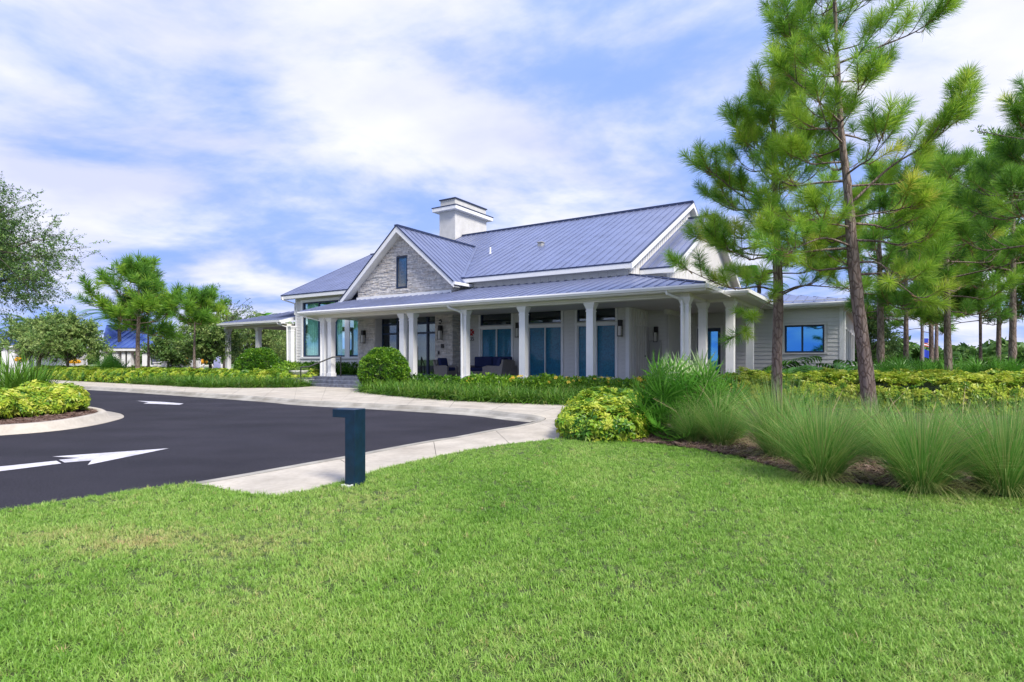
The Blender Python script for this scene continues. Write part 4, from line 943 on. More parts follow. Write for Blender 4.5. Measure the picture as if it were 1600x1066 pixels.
# ------------------------------------------------------------------ plants
def needle_tuft(seed, n=130, L0=.27, tw=.30, wd=.0065):
    r = np.random.RandomState(seed); P = []
    for i in range(n):
        z = tw * r.uniform(0, 1) ** .8; az = r.uniform(0, 6.28); k = z / tw
        an = R_(r.uniform(50, 85) * (1 - k) + r.uniform(8, 60) * k); L_ = L0 * r.uniform(.75, 1.1)
        d_ = Vector((math.sin(an) * math.cos(az), math.sin(an) * math.sin(az), math.cos(an))); sdv = d_.cross(Vector((r.normal(), r.normal(), r.normal()))).normalized()
        b = Vector((0, 0, z)); m_ = b + d_ * L_ * .55; e = b + d_ * L_ + Vector((0, 0, -.02))
        h = r.uniform(-.09, .09)
        P.append(([tuple(b - sdv * wd * .4), tuple(b + sdv * wd * .4), tuple(m_ + sdv * wd * .5), tuple(m_ - sdv * wd * .5), tuple(e)], [(0, 1, 2, 3), (3, 2, 4)], [h - .05, h - .05, h, h, h + .06]))
    mb = MB().sweep([(0, 0, -.12), (0, 0, tw * .8)], [.008, .005], 4); P.append((mb.v, mb.f, [1.] * len(mb.v)))
    return merge(P)
NT = [needle_tuft(i, 180, .28, .34, .0062) for i in range(4)]; NTF = [needle_tuft(10 + i, 80, .30, .3, .015) for i in range(4)]
def pine(name, label, loc, trunk, crown_z, R0, nb, seed, tufts=NT, extra=(), tsc=1., group=None, tintb=.36, dens=1., prof=None, clear=0., old=.03):
    r = np.random.RandomState(seed)
    t = empty(name, loc, 0, label=label, cat='pine tree', group=group)
    tp = [Vector(p[:3]) for p in trunk]; tr = [p[3] for p in trunk]
    sp = [Vector(p) for p in smooth_path(tp, 6)]; sr = []
    for i in range(len(sp)): k = min(i / 6, len(tr) - 1); a = int(k); sr.append(tr[a] + (tr[min(a + 1, len(tr) - 1)] - tr[a]) * (k - a))
    mb = MB(); mb.sweep(sp, sr, 14)
    # uneven bark relief
    o = mb.build('trunk', BARK, t, smooth=True)
    me = o.data
    for v in me.vertices: 
        v.co.x += .012 * math.sin(v.co.z * 23 + v.co.y * 60) * (sr[0] / .15); v.co.y += .012 * math.sin(v.co.z * 19 + v.co.x * 55) * (sr[0] / .15)
    top = sp[-1].z; lm = MB(); pts_, dirs, tints, scs = [], [], [], []
    def trunk_at(z):
        for i in range(len(sp) - 1):
            if sp[i + 1].z >= z: k = (z - sp[i].z) / max(1e-6, sp[i + 1].z - sp[i].z); return sp[i].lerp(sp[i + 1], k), sr[i]
        return sp[-1], sr[-1]
    def tuft(p, d_, s_=1.):
        pts_.append(tuple(p)); dirs.append(tuple(d_)); scs.append(1.2 * tsc * s_ * r.uniform(.82, 1.15)); tints.append(np.clip(tintb + r.normal(0, .10) + (.35 if r.rand() < old else 0), 0, 1))
    def branch(path, rad, ntw):
        path = [Vector(q) for q in smooth_path(path, 4)]; k = len(path)
        lm.sweep(path, [rad * (1 - .8 * i / (k - 1)) for i in range(k)], 5)
        for j in range(ntw):
            f_ = .38 + .62 * (j + r.rand() * .6) / ntw; i = min(k - 2, int(f_ * (k - 1))); p = path[i]; tg = (path[i + 1] - path[i]).normalized()
            sidev = tg.cross(Vector((0, 0, 1))).normalized() * (1 if j % 2 else -1)
            d_ = (tg * .7 + sidev * r.uniform(.3, 1.) + Vector((0, 0, r.uniform(.0, .7)))).normalized(); l_ = r.uniform(.25, .75) * (1.1 - .5 * f_) * tsc
            q = p + d_ * l_; mid = p.lerp(q, .5) - Vector((0, 0, .04)); lm.sweep([p, mid, q], [.011 * tsc, .009 * tsc, .007 * tsc], 4)
            d2 = (d_ + Vector((0, 0, .45))).normalized(); tuft(q, d2)
            if r.rand() < .45 * dens: tuft(p + d_ * l_ * .45, (d_ + Vector((r.normal() * .5, r.normal() * .5, .5))).normalized(), .8)
        tg = (path[-1] - path[-2]).normalized(); tuft(path[-1], (tg + Vector((0, 0, .5))).normalized(), 1.1)
        for j in range(2): tuft(path[-2], (tg + Vector((r.normal() * .7, r.normal() * .7, .4))).normalized(), .95)
    for i in range(nb):
        f_ = (i + r.uniform(0, .8)) / nb; z = crown_z + (top - crown_z) * f_; p, rr = trunk_at(z)
        az = i * 2.399 + r.normal(0, .3)
        if clear and f_ < .62 and math.sin(az) < -.35 and r.rand() < clear: continue
        pr = (prof(f_) if prof else (.75 + .5 * math.sin(min(f_ * 1.6, 1) * math.pi)) * (1 - f_ ** 2.2) + .12)
        l_ = R0 * pr * r.uniform(.65, 1.1); el = -.12 + .75 * f_ + r.normal(0, .12)
        d_ = Vector((math.cos(az), math.sin(az), 0)); up = Vector((0, 0, 1))
        path = [p, p + d_ * l_ * .35 + up * l_ * el * .25, p + d_ * l_ * .7 + up * l_ * el * .6 + Vector((r.normal(), r.normal(), 0)) * .06 * l_, p + d_ * l_ + up * l_ * (el + .22)]
        branch(path, max(.014, min(rr * .45, .016 * l_ + .008)), max(2, int((2 + l_ * 2.1) * dens)))
    for pth, rad, ntw in extra: branch([Vector(q) - Vector(loc) for q in pth], rad, ntw)
    tuft(sp[-1], (0, 0, 1), 1.3)
    for j in range(5): tuft(sp[-1] - Vector((0, 0, .15 * j)), (math.cos(j * 2.4), math.sin(j * 2.4), .9), 1.1)
    lm.build('limbs', BARK, t, smooth=True)
    scatter('crown', tufts, pts_, eul(dirs), scs, tints, PINEM, t)
    return t
PA = Vector((8.34, 13.24, .03))
def rel(px, py, Y, base): return at(px, py, Y=Y) - base
tA = [(*rel(1362, 664, 13.24, PA), .17), (*rel(1351, 560, 13.2, PA), .14), (*rel(1340, 470, 13.15, PA), .128), (*rel(1331, 380, 13.1, PA), .115), (*rel(1325, 300, 13.1, PA), .085), (*rel(1314, 200, 13.1, PA), .055), (*rel(1307, 80, 13.1, PA), .045), (*rel(1303, -60, 13.1, PA), .03), (*rel(1303, -170, 13.1, PA), .02)]
ex = [([at(1330, 318, Y=13.1), at(1390, 262, Y=12.9), at(1450, 225, Y=12.6), at(1500, 185, Y=12.4)], .035, 9), ([at(1440, 232, Y=12.7), at(1475, 190, Y=12.5), at(1500, 150, Y=12.4)], .018, 5),
      ([at(1308, 100, Y=13.1), at(1370, 75, Y=12.9), at(1430, 50, Y=12.8), at(1470, 22, Y=12.6)], .03, 8), ([at(1330, 385, Y=13.1), at(1290, 372, Y=12.7), at(1250, 385, Y=12.4), at(1225, 400, Y=12.2)], .03, 6),
      ([at(1340, 410, Y=13.1), at(1375, 412, Y=12.8), at(1400, 440, Y=12.5), at(1440, 470, Y=12.3)], .028, 6), ([at(1306, 120, Y=13.1), at(1260, 80, Y=12.8), at(1220, 50, Y=12.6)], .025, 6),
      ([at(1312, 190, Y=13.1), at(1270, 150, Y=12.6), at(1225, 110, Y=12.4)], .025, 6), ([at(1328, 340, Y=13.1), at(1390, 330, Y=12.6), at(1440, 320, Y=12.2)], .025, 7)]
def prA(f_): return 1.0 if f_ < .35 else 1.0 - .55 * (f_ - .35)
pine('pine_tree', 'tallest pine with a bare leaning trunk rising from the tall grass', PA, tA, 3.3, 1.75, 58, 3, extra=ex, dens=.95, prof=prA, clear=.4)
PB = Vector((7.32, 15.75, .03))
tB = [(*rel(1213, 642, 15.75, PB), .15), (*rel(1214, 560, 15.75, PB), .13), (*rel(1216, 470, 15.75, PB), .125), (*rel(1214, 390, 15.75, PB), .11), (*rel(1211, 300, 15.75, PB), .08), (*rel(1209, 200, 15.75, PB), .05), (*rel(1208, 140, 15.75, PB), .02)]
exB = [([at(1212, 455, Y=15.7), at(1185, 448, Y=15.3), at(1140, 450, Y=14.9), at(1060, 415, Y=14.7)], .035, 8), ([at(1216, 460, Y=15.7), at(1250, 447, Y=15.3), at(1290, 448, Y=14.9), at(1335, 452, Y=14.6)], .03, 3), ([at(1214, 465, Y=15.7), at(1240, 452, Y=15.9), at(1275, 440, Y=16), at(1300, 420, Y=16.1)], .03, 4),
       ([at(1211, 330, Y=15.7), at(1165, 310, Y=15.4), at(1120, 275, Y=15.2), at(1106, 262, Y=15.1)], .03, 7), ([at(1210, 250, Y=15.7), at(1170, 225, Y=15.4), at(1145, 185, Y=15.2)], .025, 7), ([at(1212, 470, Y=15.7), at(1190, 480, Y=15.2), at(1160, 520, Y=15.0)], .02, 3), ([at(1214, 400, Y=15.7), at(1160, 395, Y=15.3), at(1110, 365, Y=15.0)], .028, 7)]
pine('pine_tree', 'upright pine standing just in front of the porch corner', PB, tB, 3.7, 1.7, 40, 8, extra=exB, dens=.95)

def simple_pine(name, label, px, ybase, ytop, Y, ycr, R0, seed, wbase, nb=26, group=None, lean=0, gz_=.05, tufts=NTF, tsc=1., tintb=.21):
    b = at(px, 561, Y=Y); b.z = gz_; T = at(px, ytop, Y=Y).z - gz_; cz = at(px, ycr, Y=Y).z - gz_; r = random.Random(seed)
    tk = [(lean * T * f_ * f_ + .06 * r.uniform(-1, 1) * f_, .06 * r.uniform(-1, 1) * f_, T * f_, wbase * (1 - f_) ** .8 + .012) for f_ in (0, .15, .35, .6, .82, 1)]
    return pine(name, label, b, tk, cz, R0, nb, seed, tufts=tufts, tsc=tsc, group=group, dens=.95, tintb=tintb, old=.0 if tufts is NTF else .03)
# slim pines to the left, in front of the pavilion
simple_pine('pine_tree', 'tall slim pine in front of the blue roofed pavilion', 215, 590, 424, 33, 520, 1.75, 21, .13, 22, lean=.02, tsc=1.45)
simple_pine('pine_tree', 'shorter slim pine with bare pale lower trunk beside the side porch', 304, 590, 474, 33, 505, 1.4, 22, .075, 12, tsc=1.35)
simple_pine('pine_tree', 'small pine half hidden behind the tall slim pine', 232, 585, 475, 36, 525, 1.4, 23, .08, 9, tsc=1.4)
# grove of pines to the right behind the yellow hedge
GRV = [(1376, 20.5, 280, 470, 1.7, 31, .17, .0, 'pine with a stout trunk right beside the wing of the house'), (1416, 29, 300, 470, 2.0, 32, .17, .0, 'pine of the right hand grove whose trunk stands just left of the flags'),
       (1455, 31, 250, 465, 2.2, 33, .15, 0, 'pine of the right hand grove standing just right of the flags'), (1463, 36, 330, 460, 2.2, 34, .14, 0, 'farthest slim pine close behind the one beside the flags'),
       (1482, 19.5, 262, 460, 1.7, 35, .16, -.02, 'pine of the right hand grove with a leaning trunk in front of the palmettos'), (1532, 25, 330, 480, 1.8, 36, .08, 0, 'thin young pine among the palmettos at the right'),
       (1560, 24, 300, 470, 2.0, 37, .12, 0, 'pine in the palmettos second from the right edge of the picture'), (1582, 22, 235, 440, 1.8, 38, .17, 0, 'broad pine at the right edge of the picture behind the palmettos'),
       (1650, 14.5, 180, 360, 1.8, 39, .16, -.02, 'near pine whose branches reach in from the right edge'), (1440, 42, 400, 490, 2.0, 40, .12, 0, 'distant small pine left of the grove gap')]
for px, Y, yt, yc, R0, sd_, wb, ln, lb in GRV:
    simple_pine('pine_tree', lb, px, 590, yt, Y, yc + 30, R0, sd_, wb * .75, 23 if Y < 30 else 18, group='pine grove at the right', lean=ln, tufts=NT if Y < 21 else NTF, tsc=1.1 if Y < 21 else 1.35)

# broadleaf trees: recursive limbs, twig clusters of small leaves
def leaf_cluster(seed, n=16, L0=.42, ls=.05, droop=.12):
    r = np.random.RandomState(seed); P = []
    for i in range(n):
        k = i / n; c = Vector((.05 * math.sin(k * 5), 0, L0 * k - 0)) + Vector((0, droop * k * k, 0)); az = r.uniform(0, 6.28)
        d_ = Vector((math.cos(az), math.sin(az), r.uniform(-.1, .8))).normalized(); sdv = d_.cross(Vector((r.normal(), r.normal(), r.normal()))).normalized(); l_ = ls * r.uniform(.7, 1.3); w_ = l_ * .42; h = r.uniform(-.2, .2)
        P.append(([tuple(c), tuple(c + d_ * l_ * .5 + sdv * w_ * .5), tuple(c + d_ * l_), tuple(c + d_ * l_ * .5 - sdv * w_ * .5)], [(0, 1, 2, 3)], [h] * 4))
    mb = MB().sweep([(0, 0, -.1), (0, droop * .3, L0 * .5), (0, droop, L0)], [.005, .004, .002], 3); P.append((mb.v, mb.f, [-1.] * len(mb.v)))
    return merge(P)
OC = [leaf_cluster(i, 20, .5, .075) for i in range(4)]; OCF = [leaf_cluster(5 + i, 22, .55, .14) for i in range(4)]
def broadleaf(name, label, loc, trunk_h, R0, top, n1, seed, tufts, sparse=0., wb=.2, dens=1., droop=.25, tb=.4, tsc=1., cat='tree', spread=1., group=None):
    r = np.random.RandomState(seed); t = empty(name, loc, 0, label=label, cat=cat, group=group)
    lm = MB(); pts_, dirs, tn = [], [], []
    tk = MB().sweep([(0, 0, -.05), (.03, .02, trunk_h * .5), (0, .04, trunk_h), (.05, .0, trunk_h + (top - trunk_h) * .45)], [wb, wb * .8, wb * .7, wb * .35], 10); tk.build('trunk', OBARK, t, smooth=True)
    ch_ = (top - trunk_h)
    for i in range(n1):
        az = i * 2.399 + r.normal(0, .25); f_ = (i + .5) / n1; ph = R_(100 - 95 * f_ ** .75); st_ = Vector((0, .02, trunk_h + ch_ * .35 * f_))
        e = Vector((math.cos(az) * math.sin(ph) * R0, math.sin(az) * math.sin(ph) * R0 , ch_ * (.38 + .62 * math.cos(ph)) + trunk_h - st_.z)) * r.uniform(.75, 1.0)
        path = smooth_path([st_, st_ + e * .4 + Vector((0, 0, .12 * R0)), st_ + e * .75 + Vector((0, 0, .1 * R0)), st_ + e], 4); path = [Vector(q) for q in path]; k = len(path)
        lm.sweep(path, [max(.012, wb * .35 * (1 - j / k)) for j in range(k)], 5)
        for j in range(int(9 * dens)):
            g = .3 + .7 * r.rand(); p = path[min(k - 1, int(g * (k - 1)))]; d_ = (e.normalized() * .6 + Vector((r.normal(), r.normal(), r.normal() * .8 - droop)) * .7).normalized(); l_ = R0 * r.uniform(.18, .38) * spread; q = p + d_ * l_ - Vector((0, 0, droop * l_ * .5))
            md = p.lerp(q, .5) + Vector((0, 0, .05 * l_)); lm.sweep([p, md, q], [.012, .009, .005], 4)
            for a in range(int((7 if r.rand() > sparse else 3) * dens) + 1):
                u_ = r.uniform(.2, 1.); c = p.lerp(q, u_) + Vector((r.normal(), r.normal(), r.normal())) * .05 * R0
                dd = (d_ + Vector((r.normal(), r.normal(), r.normal() - droop)) * .6).normalized(); pts_.append(tuple(c)); dirs.append(tuple(dd)); tn.append(np.clip(tb + r.normal(0, .18), 0, 1))
    lm.build('limbs', OBARK, t, smooth=True)
    scatter('crown', tufts, pts_, eul(dirs), np.full(len(pts_), tsc) * r.uniform(.75, 1.25, len(pts_)), tn, OAKM, t)
    return t
p = at(-75, 561, Y=19); broadleaf('oak_tree', 'large feathery live oak reaching in from the left edge of the picture', (p.x, p.y, .1), 2.9, 3.4, 6.9, 42, 51, OC, wb=.17, dens=1.35, droop=.35, spread=1.15)
p = at(105, 561, Y=38); broadleaf('oak_tree', 'dark rounded oak standing left of the blue pavilion', (p.x, p.y, .1), 1.1, 2.2, 4.0, 20, 52, OCF, wb=.12, dens=1.0, tb=.72)
p = at(60, 561, Y=41); broadleaf('oak_tree', 'smaller light green tree at the far left behind the island', (p.x, p.y, .1), 1.2, 2.6, 3.9, 20, 53, OCF, wb=.12, dens=1.1, tb=.7)
p = at(268, 561, Y=43); broadleaf('oak_tree', 'low grey green tree between the two slim pines', (p.x, p.y, .1), .8, 1.7, 2.9, 14, 54, OCF, wb=.12, dens=1.1, tb=.5)
p = at(328, 561, Y=40); broadleaf('oak_tree', 'dark round oak next to the side porch', (p.x, p.y, .1), 1.0, 2.2, 4.0, 18, 55, OCF, wb=.14, dens=1.0, tb=.6)
p = at(350, 561, Y=48); broadleaf('oak_tree', 'thin leafed tree with bare twigs above the side porch roof', (p.x, p.y, .1), 2.5, 3.0, 6.6, 26, 56, OCF, sparse=.7, wb=.14, dens=.6, tb=.25, tsc=.7)
p = at(395, 561, Y=52); broadleaf('oak_tree', 'pale green tree seen through the side porch', (p.x, p.y, .1), .8, 4.0, 5.0, 24, 57, OCF, wb=.16, dens=1.1, tb=.75)
p = at(450, 561, Y=60); broadleaf('oak_tree', 'pale bushy tree seen between the side porch columns beside the house', (p.x, p.y, .1), .8, 4.2, 4.6, 22, 58, OCF, wb=.16, dens=1.0, tb=.65)
p = at(1352, 561, Y=46); broadleaf('oak_tree', 'bushy dark tree just beyond the corner of the right wing', (p.x, p.y, .1), .8, 2.6, 6.0, 22, 59, OCF, wb=.16, dens=1.0, tb=.4)
# oak outside the frame at the right; two of its twigs reach in
p = at(1790, 561, Y=10.5); ok_ = broadleaf('oak_tree', 'oak twigs with small rounded leaves reaching in at the right edge', (p.x, p.y, .05), 2.2, 1.6, 6.2, 18, 60, [leaf_cluster(20 + i, 14, .4, .06) for i in range(4)], wb=.12, dens=.9)
tw = MB(); pts_ = []; dirs = []
for pth in ([(1700, 240), (1640, 222), (1590, 216), (1545, 208), (1527, 205)], [(1700, 300), (1640, 305), (1595, 312), (1570, 318)], [(1700, 270), (1640, 290), (1600, 300), (1575, 300)]):
    q = [Vector(v_) for v_ in smooth_path([at(x, y, Y=10.5 - .35 * i) for i, (x, y) in enumerate(pth)], 5)]; q = [v_ - Vector((p.x, p.y, .05)) for v_ in q]
    tw.sweep(q, [.012 * (1 - .8 * i / len(q)) + .002 for i in range(len(q))], 5)
    for i in range(6, len(q) - 1):
        pts_.append(tuple(q[i])); dirs.append(tuple((q[i + 1] - q[i]).normalized() + Vector((0, 0, .3))))
tw.build('twigs', OBARK, ok_); scatter('leaves', [leaf_cluster(30 + i, 7, .16, .05, .02) for i in range(4)], pts_, eul(dirs), np.full(len(pts_), 1.), rs.uniform(.3, .8, len(pts_)), OAKM, ok_)
# distant woods and a far line of trees on the horizon
fw = []; fd = []; ft = []
for i in range(2600):
    a = rs.uniform(-1.15, 1.15); Y = rs.uniform(160, 210); x = Y * a; hgt = 2.4 + 1.3 * math.sin(a * 31) + .9 * math.sin(a * 73 + 1)
    fw.append((x, Y, rs.uniform(0, max(1.2, hgt)))); fd.append((rs.normal() * .5, rs.normal() * .5, 1)); ft.append(rs.uniform(.1, .6))
scatter('distant_woods', [leaf_cluster(60 + i, 40, 2.4, 1.6) for i in range(4)], fw, eul(fd), rs.uniform(.8, 1.5, len(fw)), ft, OAKM, label='low dark line of distant woods on the horizon', cat='woods', kind='stuff')

# ------------------------------------------------------------------ shrubs, hedges, grasses
def palmate_tuft(seed, ls=.085, n=7, k=3):
    r = np.random.RandomState(seed); P = []
    for c in range(k):
        o = Vector((r.uniform(-.05, .05), r.uniform(-.05, .05), r.uniform(-.04, .03))); h0 = r.uniform(-.16, .16); a0 = r.uniform(0, 6.28)
        for i in range(n):
            az = a0 + 6.283 * i / n + r.normal(0, .1); dv = Vector((math.cos(az), math.sin(az), r.uniform(-.15, .35))); sd_ = Vector((-math.sin(az), math.cos(az), r.uniform(-.3, .3))); l_ = ls * r.uniform(.75, 1.15); w_ = l_ * .44; h = h0 + r.uniform(-.12, .12)
            m_ = o + dv * l_ * .5; e = o + dv * l_ - Vector((0, 0, l_ * .3)); q = o + dv * .012
            P.append(([tuple(q), tuple(m_ + sd_ * w_ * .5), tuple(e), tuple(m_ - sd_ * w_ * .5)], [(0, 1, 2), (0, 2, 3)], [h, h + .08, h + .1, h + .08]))
    return merge(P)
def small_leaf_tuft(seed, ls=.05, n=12, rad=.07):
    r = np.random.RandomState(seed); P = []
    for i in range(n):
        o = Vector((r.uniform(-rad, rad), r.uniform(-rad, rad), r.uniform(-rad, rad * .6))); d_ = Vector((r.normal() * .7, r.normal() * .7, .7)).normalized(); sd_ = d_.cross(Vector((r.normal(), r.normal(), r.normal()))).normalized(); l_ = ls * r.uniform(.7, 1.3); w_ = l_ * .5; h = r.uniform(-.16, .16)
        P.append(([tuple(o), tuple(o + d_ * l_ * .5 + sd_ * w_ / 2), tuple(o + d_ * l_), tuple(o + d_ * l_ * .5 - sd_ * w_ / 2)], [(0, 1, 2, 3)], [h] * 4))
    return merge(P)
VT = [palmate_tuft(i) for i in range(4)]; VTF = [palmate_tuft(8 + i, .12, 6, 3) for i in range(4)]
BT = [small_leaf_tuft(i, .075, 13, .08) for i in range(4)]; BTB = [small_leaf_tuft(9 + i, .085, 12, .1) for i in range(4)]
def hedge(name, label, foot, z0, h, dens, tufts, m, tb, tsd=.2, cat='hedge', wob=.1, core=.78, tsc=1., side=1.3, group=None, rnd=.3):
    foot = [(p[0], p[1]) for p in foot]; xs = [p[0] for p in foot]; ys = [p[1] for p in foot]; cx, cy = sum(xs) / len(xs), sum(ys) / len(ys)
    t = empty(name, (cx, cy, z0), 0, label=label, cat=cat, group=group)
    F0 = [(x - cx, y - cy) for x, y in foot]
    n = int((max(xs) - min(xs)) * (max(ys) - min(ys)) * dens); x = rs.uniform(min(xs), max(xs), n) - cx; y = rs.uniform(min(ys), max(ys), n) - cy
    k = inside(x, y, F0); x, y = x[k], y[k]; n = len(x)
    hz = lambda x, y: h * (1 + wob * vnoise(x, y, 3.1, 5) + wob * .6 * vnoise(x, y, 8., 6))
    de = np.full(n, 9.)
    for i in range(len(F0)):
        a = np.array(F0[i]); b = np.array(F0[(i + 1) % len(F0)]); ll = ((b - a) ** 2).sum() + 1e-9; tt = np.clip(((x - a[0]) * (b - a)[0] + (y - a[1]) * (b - a)[1]) / ll, 0, 1)
        de = np.minimum(de, np.hypot(x - a[0] - tt * (b - a)[0], y - a[1] - tt * (b - a)[1]))
    z = hz(x, y) * (1 - rnd * np.clip(1 - de / .4, 0, 1) ** 2) - np.abs(rs.normal(0, .05, n)); P = [np.stack([x, y, z], 1)]; D = [np.stack([rs.normal(0, .35, n), rs.normal(0, .35, n), np.ones(n)], 1)]
    ar = sum(F0[i][0] * F0[(i + 1) % len(F0)][1] - F0[(i + 1) % len(F0)][0] * F0[i][1] for i in range(len(F0))); sg = 1 if ar > 0 else -1
    for i in range(len(F0)):
        a = np.array(F0[i]); b = np.array(F0[(i + 1) % len(F0)]); l_ = np.linalg.norm(b - a); q = int(l_ * h * dens * side)
        if q < 1: continue
        u_ = rs.rand(q)[:, None]; nr = np.array([(b - a)[1], -(b - a)[0]]) / (l_ + 1e-9) * sg; w_ = a + (b - a) * u_; zz_ = rs.uniform(.06, 1 - rnd * .9, q); bul = .10 * np.sin(zz_ * 3.0) + .05 * vnoise(w_[:, 0], w_[:, 1] + zz_, 6, 8) + rs.normal(0, .03, q)
        P.append(np.column_stack([w_ + nr * bul[:, None], zz_ * hz(w_[:, 0], w_[:, 1])])); D.append(np.column_stack([np.repeat(nr[None], q, 0) + rs.normal(0, .35, (q, 2)), rs.uniform(.2, 1, q)]))
    P = np.concatenate(P); D = np.concatenate(D); nn = len(P)
    tn = np.clip(tb + tsd * rs.normal(0, 1, nn) + .12 * vnoise(P[:, 0], P[:, 1], 2.3, 11), 0, 1)
    scatter('foliage', tufts, P, eul(D), rs.uniform(.75, 1.25, nn) * tsc, tn, m, t)
    sh = [(px * .93 - .06 * np.sign(px), py * .93 - .06 * np.sign(py)) for px, py in F0]
    MB().extrude([(q[0], q[1], 0) for q in (sh if ar > 0 else sh[::-1])], (0, 0, h * core * (1 - rnd * .5))).build('foliage_core', DARKF, t)  # solid dark core, added to block the view through the leaves
    return t
def ball(name, label, loc, rx, h, n, tufts, m, tb, tsd=.16, cat='shrub', group=None, tsc=1., flat=.3):
    t = empty(name, loc, 0, label=label, cat=cat, group=group); v_ = rs.normal(0, 1, (n, 3)); v_ /= np.linalg.norm(v_, axis=1)[:, None]; v_[:, 2] = np.where(v_[:, 2] < -.55, -v_[:, 2], v_[:, 2])
    rr = 1 + .10 * vnoise(v_[:, 0] * 3, v_[:, 1] * 3 + v_[:, 2] * 2, 2.2, 7) - np.abs(rs.normal(0, .055, n))
    P = v_ * rr[:, None] * np.array([rx, rx, h * .55]) + np.array([0, 0, h * .47])
    scatter('foliage', tufts, P, eul(v_ + np.array([0, 0, .35]) + rs.normal(0, .3, (n, 3))), rs.uniform(.75, 1.25, n) * tsc, np.clip(tb + tsd * rs.normal(0, 1, n), 0, 1), m, t)
    MB().lathe([(.05, .0), (rx * .7, h * .12), (rx * .86, h * .42), (rx * .72, h * .74), (.05, h * .92)], 18).build('foliage_core', DARKF, t, smooth=True)  # added dark filler inside the ball, stops see-through gaps
    return t
def px(*pp, z=.05): return [at(x, y, z=z) for x, y in pp]
V2 = Vector((math.sin(-HR), math.cos(HR), 0))     # towards the back of the house
# right: pale variegated hedge and the nearer clump of it
hedge('hedge', 'low yellow green variegated hedge by the bend of the pavement', px((886, 683), (930, 688), (985, 689), (1030, 668), (1020, 650), (960, 642), (900, 648)), .05, .56, 150, VT, VARM, .46, .24, wob=.3, tsc=1.2, rnd=.45)
hedge('hedge', 'long yellow green variegated hedge behind the tall grasses at the right', [(5.5, 16.4), (9, 15.6), (12.6, 13.9), (19, 12), (24, 13), (24, 20), (11, 20), (8.8, 18.3), (5.9, 17.3)], .05, .92, 62, VT, VARM, .62, .22, wob=.2, tsc=1.25)
# left: strip of variegated shrubs
left_l = [Vector(q) for q in (at(205, 600, z=.12), at(240, 601.5, z=.12), at(330, 606, z=.12), at(440, 606, z=.12), at(464, 605, z=.12))]
hedge('hedge', 'yellow green shrub row across the far side of the drive at the left', [at(60, 592.5, z=.1), at(140, 597, z=.1), at(200, 600, z=.1), left_l[1] + V2 * 2.0, left_l[2] + V2 * 2.0, left_l[3] + V2 * 2.2 + Vector((-1.2, 0, 0)), left_l[3] + V2 * 4.4 + Vector((-1.2, 0, 0)), left_l[1] + V2 * 4.6, at(140, 588, z=.1), at(50, 587, z=.1)], .1, .72, 34, VTF, VARM, .50, .22, wob=.18, tsc=1.3)
# border grass (liriope)
def strap_tuft(seed, n=20, L0=.5, w=.017):
    r = np.random.RandomState(seed); P = []
    for i in range(n):
        az = r.uniform(0, 6.28); tl = r.uniform(.15, .9); P.append(blade((r.uniform(-.04, .04), r.uniform(-.04, .04), 0), (math.cos(az) * tl, math.sin(az) * tl, 1), (-math.sin(az), math.cos(az), 0), L0 * r.uniform(.7, 1.15), w * r.uniform(.8, 1.3), r.uniform(.25, .55), 4, r.uniform(-.2, .05), r.uniform(-.1, .25)))
    return merge(P)
ST = [strap_tuft(i) for i in range(4)]
def border(name, label, poly, z0, dens, tsc=1.):
    poly = [(p[0], p[1]) for p in poly]; xs = [p[0] for p in poly]; ys = [p[1] for p in poly]; n = int((max(xs) - min(xs)) * (max(ys) - min(ys)) * dens)
    x = rs.uniform(min(xs), max(xs), n); y = rs.uniform(min(ys), max(ys), n); k = inside(x, y, poly); x, y = x[k], y[k]; n = len(x)
    scatter(name, ST, np.stack([x, y, np.full(n, z0)], 1), np.stack([rs.normal(0, .12, n), rs.normal(0, .12, n), rs.uniform(0, 6.28, n)], 1), rs.uniform(.75, 1.2, n) * tsc * (1 + .15 * vnoise(x, y, 2.2, 2)), np.clip(.36 + .24 * rs.normal(0, 1, n) + .12 * vnoise(x, y, 1.5, 1), 0, 1), LIRM, label=label, cat='border grass', kind='stuff')
border('border_grass', 'arching green border grass along the pavement left of the steps', left_l + [q + V2 * 1.9 for q in left_l[::-1]], .1, 60, 1.45)
right_l = [at(x, y, z=.12) for x, y in ((560, 612), (600, 617), (660, 622.5), (730, 627), (790, 629.5), (840, 631), (905, 633.5), (1000, 640))]
border('border_grass', 'arching green border grass along the pavement in front of the porch', right_l + [q + V2 * 2.2 for q in right_l[::-1]], .1, 60, 1.4)
# flowering shrubs behind it, low dark hedge against the porch
fh = hedge('flower_hedge', 'low shrub row with yellow flowers between border grass and porch', [q + V2 * 2.3 for q in right_l[2:]] + [q + V2 * 3.3 for q in right_l[:1:-1]], .1, .66, 95, BTB, BOXM, .62, .2, wob=.2, tsc=1.1)
def petal(seed):
    r = np.random.RandomState(seed); P = []
    for i in range(6):
        az = i * 1.047; P.append(([(0, 0, 0), (math.cos(az - .4) * .05, math.sin(az - .4) * .05, .025), (math.cos(az) * .075, math.sin(az) * .075, .02), (math.cos(az + .4) * .05, math.sin(az + .4) * .05, .025)], [(0, 1, 2, 3)], [r.uniform(0, .5)] * 4))
    return merge(P)
fp = []
for i in range(45):
    s_ = rs.uniform(2, 6.99); j = int(s_); q = Vector(right_l[j]).lerp(right_l[min(j + 1, 7)], s_ - j) + V2 * rs.uniform(2.2, 3.0); fp.append((q.x - fh.location.x, q.y - fh.location.y, rs.uniform(.45, .75)))
scatter('flowers', [petal(i) for i in range(4)], fp, eul(np.column_stack([rs.normal(0, .5, 45), rs.normal(-.7, .4, 45), np.ones(45)])), rs.uniform(.8, 1.4, 45), rs.uniform(0, .8, 45), FLOW, fh)
